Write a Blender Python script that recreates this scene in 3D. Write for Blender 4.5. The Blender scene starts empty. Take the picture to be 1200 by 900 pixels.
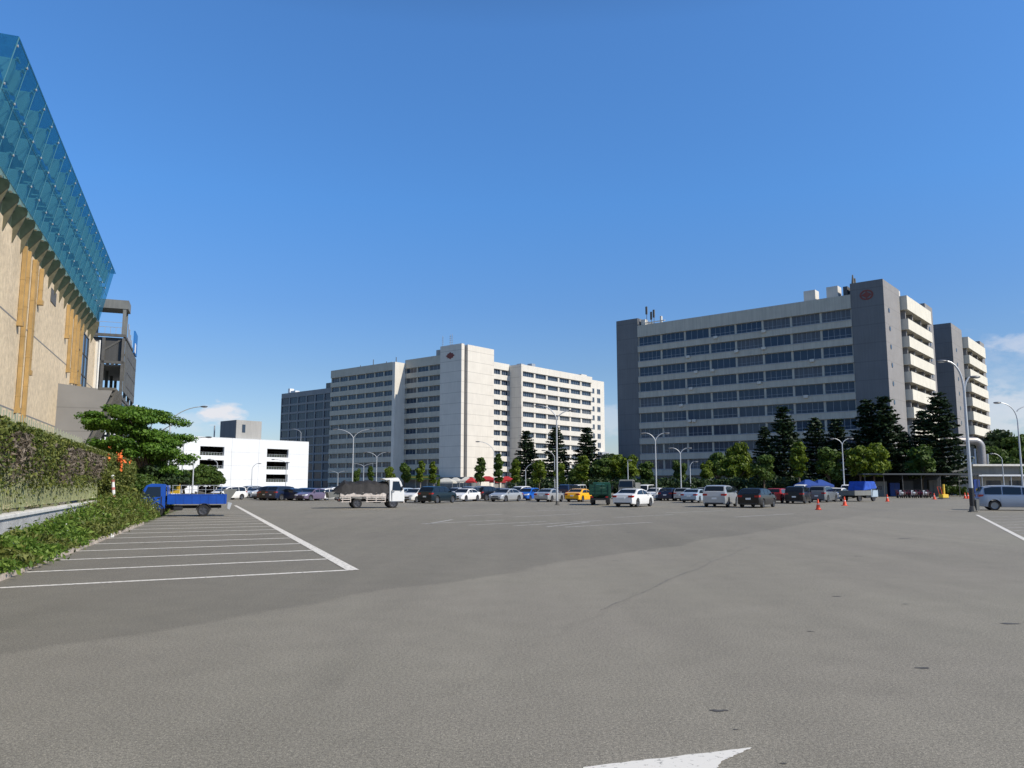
import bpy, bmesh, math, random
import numpy as np
from mathutils import Vector, Matrix, noise
R = math.radians
rng = random.Random(7)
nr = np.random.default_rng(11)
sc = bpy.context.scene
COL = sc.collection

# ------------------------------------------------------------------ camera, sky, sun
F, HZ, CH = 930.0, 118.0, 1.65
TH = math.atan(HZ / F)
cam_d = bpy.data.cameras.new('camera')
cam = bpy.data.objects.new('camera', cam_d)
COL.objects.link(cam)
cam_d.sensor_width = 36.0
cam_d.lens = 36.0 * F / 1200.0
cam_d.clip_start = 0.1
cam_d.clip_end = 6000
cam.location = (0, 0, CH)
cam.rotation_euler = (R(90) + TH, 0, 0)
sc.camera = cam
sc.view_settings.view_transform = 'Standard'
sc.view_settings.look = 'None'
sc.view_settings.gamma = 1.0
sc.view_settings.exposure = 0.0
sc.view_settings.use_curve_mapping = False
SUN = Vector((.898, -.439, .86)).normalized()
SUN_EL = math.asin(SUN.z)
SUN_AZ = math.atan2(SUN.x, SUN.y)          # clockwise from +Y
sun_d = bpy.data.lights.new('sun', 'SUN')
sun_d.energy = 4.9
sun_d.angle = R(0.53)
sun_d.color = (1.0, .915, .78)
sun_o = bpy.data.objects.new('sun', sun_d)
COL.objects.link(sun_o)
sun_o.rotation_euler = SUN.to_track_quat('Z', 'Y').to_euler()
sun_o.location = SUN * 200

W = bpy.data.worlds.new('World')
sc.world = W
W.use_nodes = True
nt = W.node_tree
nt.nodes.clear()
def N(t, ty, **kw):
    n_ = t.nodes.new(ty)
    for k, v in kw.items():
        setattr(n_, k, v)
    return n_
wo = N(nt, 'ShaderNodeOutputWorld')
bg = N(nt, 'ShaderNodeBackground')
bg.inputs['Strength'].default_value = 0.115
sky = N(nt, 'ShaderNodeTexSky', sky_type='NISHITA')
sky.sun_disc = False
sky.sun_elevation = SUN_EL
sky.sun_rotation = SUN_AZ
sky.altitude = 50
sky.air_density = 1.0
sky.dust_density = 0.6
sky.ozone_density = 3.2
hs = N(nt, 'ShaderNodeHueSaturation')
hs.inputs['Saturation'].default_value = 1.12
hs.inputs['Value'].default_value = 1.0
nt.links.new(sky.outputs[0], hs.inputs['Color'])
# elevation-dependent gain: deep clear blue mid-sky, milky blue horizon
tc0 = N(nt, 'ShaderNodeTexCoord'); sxyz = N(nt, 'ShaderNodeSeparateXYZ'); nt.links.new(tc0.outputs['Generated'], sxyz.inputs[0])
rampn = N(nt, 'ShaderNodeValToRGB'); nt.links.new(sxyz.outputs['Z'], rampn.inputs[0])
cr_ = rampn.color_ramp; cr_.elements[0].position = 0.0; cr_.elements[0].color = (.50, .49, .56, 1)
cr_.elements[1].position = 1.0; cr_.elements[1].color = (.34, .34, .34, 1)
for p_, c_ in ((.14, (.435, .475, .55)), (.22, (.42, .52, .64)), (.34, (.44, .64, .80)), (.52, (.52, .72, .88)), (.66, (.42, .48, .54))):
    e_ = cr_.elements.new(p_); e_.color = (*c_, 1)
gm_ = N(nt, 'ShaderNodeMix', data_type='RGBA', blend_type='MULTIPLY'); gm_.inputs[0].default_value = 1
nt.links.new(hs.outputs[0], gm_.inputs[6]); nt.links.new(rampn.outputs[0], gm_.inputs[7])
gs_ = N(nt, 'ShaderNodeVectorMath', operation='SCALE'); gs_.inputs['Scale'].default_value = 2.0
nt.links.new(gm_.outputs[2], gs_.inputs[0])
# a few low cumulus clouds near the horizon, by sky direction
tc = N(nt, 'ShaderNodeTexCoord')
last = gs_.outputs[0]
mp = N(nt, 'ShaderNodeMapping')
mp.inputs['Scale'].default_value = (1, 1, 2.2)
nt.links.new(tc.outputs['Generated'], mp.inputs['Vector'])
nz = N(nt, 'ShaderNodeTexNoise')
nz.inputs['Scale'].default_value = 34
nz.inputs['Detail'].default_value = 7
nz.inputs['Roughness'].default_value = 0.58
nt.links.new(mp.outputs[0], nz.inputs['Vector'])
def cloud(az, el, ra, re, dens, prev):
    d = Vector((math.sin(R(az)) * math.cos(R(el)), math.cos(R(az)) * math.cos(R(el)), math.sin(R(el))))
    r_ = Vector((math.cos(R(az)), -math.sin(R(az)), 0))
    up = r_.cross(d)
    def dot(v, s):
        a = N(nt, 'ShaderNodeVectorMath', operation='DOT_PRODUCT')
        nt.links.new(tc.outputs['Generated'], a.inputs[0]); a.inputs[1].default_value = v
        b = N(nt, 'ShaderNodeMath', operation='MULTIPLY'); b.inputs[1].default_value = 1 / s
        nt.links.new(a.outputs['Value'], b.inputs[0])
        c_ = N(nt, 'ShaderNodeMath', operation='POWER'); c_.inputs[1].default_value = 2
        ab = N(nt, 'ShaderNodeMath', operation='ABSOLUTE'); nt.links.new(b.outputs[0], ab.inputs[0])
        nt.links.new(ab.outputs[0], c_.inputs[0])
        return c_
    s1, s2 = dot(r_, math.sin(R(ra))), dot(up, math.sin(R(re)))
    ad = N(nt, 'ShaderNodeMath', operation='ADD')
    nt.links.new(s1.outputs[0], ad.inputs[0]); nt.links.new(s2.outputs[0], ad.inputs[1])
    m = N(nt, 'ShaderNodeMath', operation='MULTIPLY_ADD')       # noise*2.6 - r2
    m.inputs[1].default_value = 2.8
    ng = N(nt, 'ShaderNodeMath', operation='MULTIPLY'); ng.inputs[1].default_value = -1
    nt.links.new(ad.outputs[0], ng.inputs[0])
    nt.links.new(nz.outputs['Fac'], m.inputs[0]); nt.links.new(ng.outputs[0], m.inputs[2])
    mr = N(nt, 'ShaderNodeMapRange')
    mr.inputs['From Min'].default_value = 0.55; mr.inputs['From Max'].default_value = 1.25
    mr.inputs['To Max'].default_value = dens
    nt.links.new(m.outputs[0], mr.inputs['Value'])
    ft = N(nt, 'ShaderNodeVectorMath', operation='DOT_PRODUCT')
    nt.links.new(tc.outputs['Generated'], ft.inputs[0]); ft.inputs[1].default_value = d
    gt = N(nt, 'ShaderNodeMath', operation='GREATER_THAN'); gt.inputs[1].default_value = 0
    nt.links.new(ft.outputs['Value'], gt.inputs[0])
    mu = N(nt, 'ShaderNodeMath', operation='MULTIPLY')
    nt.links.new(mr.outputs[0], mu.inputs[0]); nt.links.new(gt.outputs[0], mu.inputs[1])
    mx = N(nt, 'ShaderNodeMix', data_type='RGBA')
    nt.links.new(mu.outputs[0], mx.inputs[0])
    nt.links.new(prev, mx.inputs[6]); mx.inputs[7].default_value = (7.0, 7.0, 7.4, 1)
    return mx.outputs[2]
for a in ((-20.0, 4.7, 1.6, 1.1, .95), (-22.4, 4.0, 2.0, 0.8, .25), (33.2, 8.6, 2.0, 0.7, .35), (31.6, 4.2, 2.4, 2.2, .45), (37, 6, 9, 4.5, .20),
          (7.0, 4.5, 1.5, 1.3, .35), (-48, 12, 5, 2, .5), (60, 9, 7, 2, .6), (140, 14, 10, 4, .7), (-130, 12, 9, 3, .7)):
    last = cloud(*a, last)
nt.links.new(last, bg.inputs['Color'])
nt.links.new(bg.outputs[0], wo.inputs['Surface'])

# ------------------------------------------------------------------ survey helpers (real positions from the measured photo)
cT, sT = math.cos(TH), math.sin(TH)
def G(px, py):
    u, v = (px - 600) / F, (450 - py) / F
    t = -CH / (sT + v * cT)
    return Vector((t * u, t * (cT - v * sT), 0))
def HX(px, Y):
    return (px - 600) / F * Y * 1.0 / (cT + .12 * sT)
def HP(px, py, Y):
    u, v = (px - 600) / F, (450 - py) / F
    k = Y / (cT - v * sT)
    return Vector((k * u, Y, CH + k * (sT + v * cT)))
def RL(px, py, P, d):
    u, v = (px - 600) / F, (450 - py) / F
    rx, ry = u, (cT - v * sT)
    det = -d[0] * ry + rx * d[1]
    q = (P[0] * ry - rx * P[1]) / det
    return q, HP(px, py, P[1] + q * d[1])[2]
D1 = Vector((-.767, .642, 0)); D2 = Vector((.642, .767, 0)); E1 = -D1
ROT_B = math.atan2(-.642, .767)
DL = Vector((-.361, .932, 0)); NL = Vector((.932, .361, 0))     # along the left wall; away from it towards the lot
def LW(o, q, z=0):
    p = NL * o + DL * q
    return Vector((p.x, p.y, z))

# ------------------------------------------------------------------ object helpers
def tag(o, label=None, cat=None, group=None, kind=None):
    if label: o['label'] = label
    if cat: o['category'] = cat
    if group: o['group'] = group
    if kind: o['kind'] = kind
    return o
def empty(name, loc=(0, 0, 0), rz=0, label=None, cat=None, group=None):
    o = bpy.data.objects.new(name, None)
    COL.objects.link(o)
    o.location = loc
    o.rotation_euler = (0, 0, rz)
    o.empty_display_size = .2
    return tag(o, label, cat, group)
def link_mesh(name, me, parent=None, loc=None, rz=None, scale=None):
    o = bpy.data.objects.new(name, me)
    COL.objects.link(o)
    if parent: o.parent = parent
    if loc is not None: o.location = loc
    if rz is not None: o.rotation_euler = (0, 0, rz)
    if scale is not None: o.scale = scale
    return o
def kids(o):
    return [c for c in list(COL.objects) if c.parent == o]
KIDS = {}
def copy_tree(o, parent=None, cache=None):
    c = o.copy()
    COL.objects.link(c)
    c.parent = parent
    for ch in list(o.children):
        copy_tree(ch, c)
    return c
class MB:
    def __init__(s): s.v = []; s.f = []
    def add(s, vs, fs):
        b = len(s.v); s.v += [tuple(v) for v in vs]; s.f += [tuple(b + i for i in f) for f in fs]; return s
    def box(s, x0, x1, y0, y1, z0, z1):
        vs = [(x, y, z) for z in (z0, z1) for y in (y0, y1) for x in (x0, x1)]
        return s.add(vs, [(0, 2, 3, 1), (4, 5, 7, 6), (0, 1, 5, 4), (2, 6, 7, 3), (0, 4, 6, 2), (1, 3, 7, 5)])
    def xf(s, M, i0=0):
        for i in range(i0, len(s.v)): s.v[i] = tuple(M @ Vector(s.v[i]))
        return s
    def obox(s, c, ax, ay, az):      # centre and three half vectors
        c, ax, ay, az = map(Vector, (c, ax, ay, az))
        vs = [c + ax * i + ay * j + az * k for k in (-1, 1) for j in (-1, 1) for i in (-1, 1)]
        return s.add(vs, [(0, 2, 3, 1), (4, 5, 7, 6), (0, 1, 5, 4), (2, 6, 7, 3), (0, 4, 6, 2), (1, 3, 7, 5)])
    def prism(s, pts, vec):
        n_ = len(pts); vec = Vector(vec)
        vs = [Vector(p) for p in pts] + [Vector(p) + vec for p in pts]
        fs = [tuple(range(n_))[::-1], tuple(range(n_, 2 * n_))] + [(i, (i + 1) % n_, n_ + (i + 1) % n_, n_ + i) for i in range(n_)]
        return s.add(vs, fs)
    def tube(s, path, radii, seg=8, caps=True):
        path = [Vector(p) for p in path]
        if not hasattr(radii, '__len__'): radii = [radii] * len(path)
        rings = []
        up = None
        for i, p in enumerate(path):
            t = (path[min(i + 1, len(path) - 1)] - path[max(i - 1, 0)]).normalized()
            if up is None: up = t.orthogonal().normalized()
            up = (up - t * up.dot(t)).normalized()
            b = t.cross(up)
            rings.append([p + (up * math.cos(2 * math.pi * k / seg) + b * math.sin(2 * math.pi * k / seg)) * radii[i] for k in range(seg)])
        vs = [q for r_ in rings for q in r_]
        fs = [(i * seg + k, i * seg + (k + 1) % seg, (i + 1) * seg + (k + 1) % seg, (i + 1) * seg + k) for i in range(len(path) - 1) for k in range(seg)]
        if caps: fs += [tuple(range(seg))[::-1], tuple((len(path) - 1) * seg + k for k in range(seg))]
        return s.add(vs, fs)
    def sphere(s, c, r, sx=1, sy=1, sz=1, seg=10, rings=6):
        vs = [(c[0], c[1], c[2] - r * sz)]
        for i in range(1, rings):
            a = -math.pi / 2 + math.pi * i / rings
            for k in range(seg):
                b = 2 * math.pi * k / seg
                vs.append((c[0] + r * sx * math.cos(a) * math.cos(b), c[1] + r * sy * math.cos(a) * math.sin(b), c[2] + r * sz * math.sin(a)))
        vs.append((c[0], c[1], c[2] + r * sz))
        n_ = len(vs) - 1
        fs = [(0, 1 + (k + 1) % seg, 1 + k) for k in range(seg)]
        for i in range(rings - 2):
            for k in range(seg):
                a_, b_ = 1 + i * seg + k, 1 + i * seg + (k + 1) % seg
                fs.append((a_, b_, b_ + seg, a_ + seg))
        fs += [(1 + (rings - 2) * seg + k, 1 + (rings - 2) * seg + (k + 1) % seg, n_) for k in range(seg)]
        return s.add(vs, fs)
    def mesh(s, name, m, smooth=False, ang=35, bevel=0):
        me = bpy.data.meshes.new(name)
        me.from_pydata(s.v, [], s.f)
        if bevel:
            bm = bmesh.new(); bm.from_mesh(me)
            bmesh.ops.bevel(bm, geom=[e for e in bm.edges if len(e.link_faces) == 2 and e.calc_face_angle(0) > .6], offset=bevel, segments=2, affect='EDGES', clamp_overlap=True)
            bm.to_mesh(me); bm.free()
        me.validate()
        me.materials.append(m)
        if smooth:
            me.shade_smooth()
            me.set_sharp_from_angle(angle=R(ang))
        me.update()
        return me
    def build(s, name, m, parent=None, loc=None, rz=None, **kw):
        return link_mesh(name, s.mesh(name, m, **kw), parent, loc, rz)

# ------------------------------------------------------------------ materials
MATS = {}
def mat(name, col, rough=.7, metal=0, spec=.5, var=0, vscale=3, fine=0, fscale=40, bump=0, bscale=30, streak=0, coat=0, emis=None, joint=None, jcol=.6, island=0):
    if name in MATS: return MATS[name]
    m = bpy.data.materials.new(name); m.use_nodes = True
    t = m.node_tree
    b = t.nodes['Principled BSDF']
    b.inputs['Roughness'].default_value = rough
    b.inputs['Metallic'].default_value = metal
    b.inputs['Specular IOR Level'].default_value = spec
    b.inputs['Coat Weight'].default_value = coat
    b.inputs['Coat Roughness'].default_value = .05
    c = N(t, 'ShaderNodeRGB'); c.outputs[0].default_value = (*col, 1)
    out = c.outputs[0]
    tcn = N(t, 'ShaderNodeTexCoord')
    def mod(fac, lo, hi, prev, fmin=.3, fmax=.7):
        mr = N(t, 'ShaderNodeMapRange'); mr.inputs['From Min'].default_value = fmin; mr.inputs['From Max'].default_value = fmax
        mr.inputs['To Min'].default_value = lo; mr.inputs['To Max'].default_value = hi
        t.links.new(fac, mr.inputs['Value'])
        vm = N(t, 'ShaderNodeVectorMath', operation='SCALE')
        t.links.new(prev, vm.inputs[0]); t.links.new(mr.outputs[0], vm.inputs['Scale'])
        return vm.outputs[0]
    if var:
        n1 = N(t, 'ShaderNodeTexNoise'); n1.inputs['Scale'].default_value = vscale; n1.inputs['Detail'].default_value = 5
        t.links.new(tcn.outputs['Object'], n1.inputs['Vector'])
        out = mod(n1.outputs['Fac'], 1 - var, 1 + var, out)
    if fine:
        n1 = N(t, 'ShaderNodeTexNoise'); n1.inputs['Scale'].default_value = fscale; n1.inputs['Detail'].default_value = 3
        t.links.new(tcn.outputs['Object'], n1.inputs['Vector'])
        out = mod(n1.outputs['Fac'], 1 - fine, 1 + fine, out)
    if streak:      # rain streaks running down the surface
        mp_ = N(t, 'ShaderNodeMapping'); mp_.inputs['Scale'].default_value = (2.2, 2.2, .12)
        t.links.new(tcn.outputs['Object'], mp_.inputs['Vector'])
        n1 = N(t, 'ShaderNodeTexNoise'); n1.inputs['Scale'].default_value = 1.6; n1.inputs['Detail'].default_value = 5
        t.links.new(mp_.outputs[0], n1.inputs['Vector'])
        out = mod(n1.outputs['Fac'], 1 - streak, 1 + streak * .4, out)
    if joint:       # horizontal panel joints every `joint` metres
        sx = N(t, 'ShaderNodeSeparateXYZ'); t.links.new(tcn.outputs['Object'], sx.inputs[0])
        md = N(t, 'ShaderNodeMath', operation='FRACT'); dv = N(t, 'ShaderNodeMath', operation='DIVIDE'); dv.inputs[1].default_value = joint
        t.links.new(sx.outputs['Z'], dv.inputs[0]); t.links.new(dv.outputs[0], md.inputs[0])
        lt = N(t, 'ShaderNodeMath', operation='LESS_THAN'); lt.inputs[1].default_value = .05
        t.links.new(md.outputs[0], lt.inputs[0])
        out = mod(lt.outputs[0], 1, jcol, out, 0, 1)
    if island:
        g = N(t, 'ShaderNodeNewGeometry')
        out = mod(g.outputs['Random Per Island'], 1 - island, 1 + island, out, 0, 1)
    t.links.new(out, b.inputs['Base Color'])
    if bump:
        n2 = N(t, 'ShaderNodeTexNoise'); n2.inputs['Scale'].default_value = bscale; n2.inputs['Detail'].default_value = 4
        t.links.new(tcn.outputs['Object'], n2.inputs['Vector'])
        bp = N(t, 'ShaderNodeBump'); bp.inputs['Strength'].default_value = bump; bp.inputs['Distance'].default_value = .03
        t.links.new(n2.outputs['Fac'], bp.inputs['Height']); t.links.new(bp.outputs[0], b.inputs['Normal'])
    if emis:
        b.inputs['Emission Color'].default_value = (*col, 1); b.inputs['Emission Strength'].default_value = emis
    MATS[name] = m
    return m
def leafmat(name, col, col2, trans=.25):
    m = bpy.data.materials.new(name); m.use_nodes = True
    t = m.node_tree; t.nodes.clear()
    o = N(t, 'ShaderNodeOutputMaterial')
    g = N(t, 'ShaderNodeNewGeometry'); tcn = N(t, 'ShaderNodeTexCoord')
    n1 = N(t, 'ShaderNodeTexNoise'); n1.inputs['Scale'].default_value = .9; n1.inputs['Detail'].default_value = 3
    t.links.new(tcn.outputs['Object'], n1.inputs['Vector'])
    ad = N(t, 'ShaderNodeMath', operation='ADD'); t.links.new(g.outputs['Random Per Island'], ad.inputs[0]); t.links.new(n1.outputs['Fac'], ad.inputs[1])
    mr = N(t, 'ShaderNodeMapRange'); mr.inputs['From Min'].default_value = .45; mr.inputs['From Max'].default_value = 1.55
    t.links.new(ad.outputs[0], mr.inputs['Value'])
    mx = N(t, 'ShaderNodeMix', data_type='RGBA'); t.links.new(mr.outputs[0], mx.inputs[0])
    mx.inputs[6].default_value = (*col, 1); mx.inputs[7].default_value = (*col2, 1)
    d = N(t, 'ShaderNodeBsdfPrincipled'); d.inputs['Roughness'].default_value = .55; d.inputs['Specular IOR Level'].default_value = .3
    tr = N(t, 'ShaderNodeBsdfTranslucent'); ms = N(t, 'ShaderNodeMixShader'); ms.inputs[0].default_value = trans
    t.links.new(mx.outputs[2], d.inputs['Base Color']); t.links.new(mx.outputs[2], tr.inputs['Color'])
    t.links.new(d.outputs[0], ms.inputs[1]); t.links.new(tr.outputs[0], ms.inputs[2]); t.links.new(ms.outputs[0], o.inputs['Surface'])
    MATS[name] = m
    return m
def glassmat(name, tint=(.3, .62, .72), alpha=.5, diff=(.05, .2, .28), rough=.03):
    m = bpy.data.materials.new(name); m.use_nodes = True
    t = m.node_tree; t.nodes.clear()
    o = N(t, 'ShaderNodeOutputMaterial')
    tr = N(t, 'ShaderNodeBsdfTransparent'); tr.inputs[0].default_value = (*tint, 1)
    tcn = N(t, 'ShaderNodeTexCoord'); n1 = N(t, 'ShaderNodeTexNoise'); n1.inputs['Scale'].default_value = .5; n1.inputs['Detail'].default_value = 4
    t.links.new(tcn.outputs['Object'], n1.inputs['Vector'])
    df = N(t, 'ShaderNodeBsdfDiffuse')
    cr = N(t, 'ShaderNodeMix', data_type='RGBA'); cr.inputs[6].default_value = (*[x * .8 for x in diff], 1); cr.inputs[7].default_value = (*[x * 1.2 for x in diff], 1)
    t.links.new(n1.outputs['Fac'], cr.inputs[0]); t.links.new(cr.outputs[2], df.inputs[0])
    ms = N(t, 'ShaderNodeMixShader'); ms.inputs[0].default_value = 1 - alpha
    t.links.new(tr.outputs[0], ms.inputs[1]); t.links.new(df.outputs[0], ms.inputs[2])
    gl = N(t, 'ShaderNodeBsdfGlossy'); gl.inputs['Roughness'].default_value = rough; gl.inputs[0].default_value = (.45, .75, .9, 1)
    m2 = N(t, 'ShaderNodeMixShader'); m2.inputs[0].default_value = .10
    t.links.new(ms.outputs[0], m2.inputs[1]); t.links.new(gl.outputs[0], m2.inputs[2]); t.links.new(m2.outputs[0], o.inputs['Surface'])
    MATS[name] = m
    return m
M = MATS
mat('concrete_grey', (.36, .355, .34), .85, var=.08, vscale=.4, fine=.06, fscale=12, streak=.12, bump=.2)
mat('tile_shaded', (.16, .165, .17), .75, var=.07, vscale=.3, fine=.08, fscale=8, joint=3.52, jcol=.82, streak=.1)  # tower tile with the shade of the front faces in its colour
mat('tile_lit', (.25, .24, .235), .75, var=.06, vscale=.4, fine=.08, fscale=8, joint=3.52, jcol=.85, streak=.1)  # lighter copy of the tower tile, sunlight painted into the side faces
mat('spandrel_beige', (.50, .475, .40), .8, var=.06, vscale=.5, fine=.05, streak=.14)
mat('balcony_cream', (.68, .645, .55), .8, var=.05, vscale=.6, streak=.1)
mat('cream_wall', (.66, .62, .55), .8, var=.05, vscale=.3, joint=3.42, jcol=.72, streak=.08)
mat('cream_plain', (.66, .63, .565), .8, var=.05, vscale=.3, streak=.1)
mat('white_wall', (.71, .73, .75), .8, var=.03, vscale=.3, joint=2.65, jcol=.86, streak=.06)
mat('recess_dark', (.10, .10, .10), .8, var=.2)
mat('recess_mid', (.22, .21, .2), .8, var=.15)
mat('window_pane', (.028, .048, .08), .10, spec=.4)
mat('window_pane_curtain', (.10, .115, .135), .3, spec=.3, streak=.3)
mat('frame_grey', (.34, .36, .38), .5, metal=.2)
mat('frame_dark', (.06, .065, .07), .5)
mat('stucco', (.62, .50, .34), .9, var=.12, vscale=.28, fine=.16, fscale=2.2, streak=.05, bump=.8, bscale=6)
mat('fascia_olive', (.20, .19, .12), .85, var=.25, vscale=.8, fine=.1, streak=.25)
mat('fin_olive', (.10, .095, .06), .8, var=.2)
mat('duct_ochre', (.42, .27, .10), .6, var=.15, vscale=1.5, streak=.15)
mat('steel_dark', (.10, .095, .085), .6, var=.2, vscale=2)
mat('panel_grey', (.17, .175, .165), .7, var=.15, vscale=.5, streak=.15)
mat('board_blue', (.02, .16, .45), .5)
mat('steel_galv', (.42, .44, .46), .45, metal=.5, var=.08)
mat('lamp_grey', (.50, .52, .54), .45, metal=.3, var=.05)
mat('lamp_dark', (.10, .11, .13), .4)
mat('lamp_lens', (.6, .62, .62), .15)
mat('white_paint', (.68, .68, .66), .7, var=.08, vscale=2)
mat('black_rubber', (.018, .018, .02), .8, var=.2, vscale=20)
mat('rim', (.26, .27, .29), .3, metal=.8)
mat('rim_dark', (.10, .10, .11), .4, metal=.5)
mat('car_glass', (.010, .014, .02), .06, spec=.5)
mat('lamp_red', (.35, .012, .012), .2, coat=.6)
mat('lamp_clear', (.7, .72, .75), .1, coat=.8)
mat('plate', (.72, .74, .74), .5, var=.02)
mat('trim_black', (.02, .02, .022), .5)
mat('underbody', (.012, .012, .012), .9)
mat('tarp_black', (.016, .015, .016), .75, var=.3, vscale=3, bump=.8, bscale=5)
mat('tarp_blue', (.015, .075, .42), .6, var=.2, vscale=3, bump=.6, bscale=5)
mat('truck_blue', (.004, .062, .36), .35, var=.12, vscale=3, coat=.3)
mat('rust_white', (.58, .52, .47), .7, var=.2, vscale=3, fine=.2, fscale=9)
mat('wood_brown', (.25, .16, .12), .8, var=.25, vscale=5)
mat('green_truck', (.006, .055, .032), .55, var=.15, vscale=3)
mat('cone_orange', (.85, .09, .03), .55, var=.06)
mat('cone_white', (.8, .8, .78), .5)
mat('cone_yellow', (.75, .5, .05), .6, var=.1)
mat('red_canvas', (.42, .025, .025), .7, var=.1)
mat('white_canvas', (.50, .49, .44), .7, var=.05)
mat('blue_canvas', (.012, .05, .24), .6, var=.08)
mat('bark', (.10, .075, .055), .9, var=.3, vscale=6, bump=.5)
mat('bark_pale', (.22, .19, .15), .9, var=.3, vscale=6)
mat('kerb_stone', (.42, .36, .30), .9, var=.18, vscale=1.2, fine=.2, fscale=20)
mat('wall_granite', (.40, .40, .40), .85, var=.16, vscale=2.2, fine=.3, fscale=22, bump=.5)
mat('wall_cap', (.60, .59, .56), .8, var=.12, vscale=3, fine=.1)
mat('fence_green', (.16, .19, .10), .6, var=.2, vscale=2)
mat('fence_cream', (.34, .36, .24), .6, var=.1, vscale=2)
mat('emblem_red', (.36, .05, .04), .6)
mat('emblem_dim', (.20, .055, .045), .7)
mat('flower_orange', (.75, .16, .03), .6, island=.3)
mat('flower_white', (.8, .8, .74), .6)
leafmat('leaf_hedge', (.05, .08, .012), (.20, .215, .05), .25)
leafmat('leaf_dry', (.10, .085, .06), (.21, .17, .13), .1)
leafmat('leaf_weed', (.06, .13, .015), (.21, .30, .05), .35)
leafmat('leaf_bright', (.035, .075, .008), (.20, .26, .022), .3)
leafmat('leaf_mid', (.035, .08, .012), (.10, .15, .025), .25)
leafmat('leaf_dark', (.010, .025, .011), (.034, .062, .022), .12)
leafmat('leaf_flame', (.035, .10, .012), (.15, .27, .03), .35)
leafmat('leaf_shrub', (.015, .035, .010), (.04, .07, .018), .12)
glassmat('teal_glass', tint=(.58, .78, .83), alpha=.86, diff=(.04, .19, .27))
glassmat('clear_pane', tint=(.75, .85, .88), alpha=.85, diff=(.3, .4, .45))

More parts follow.
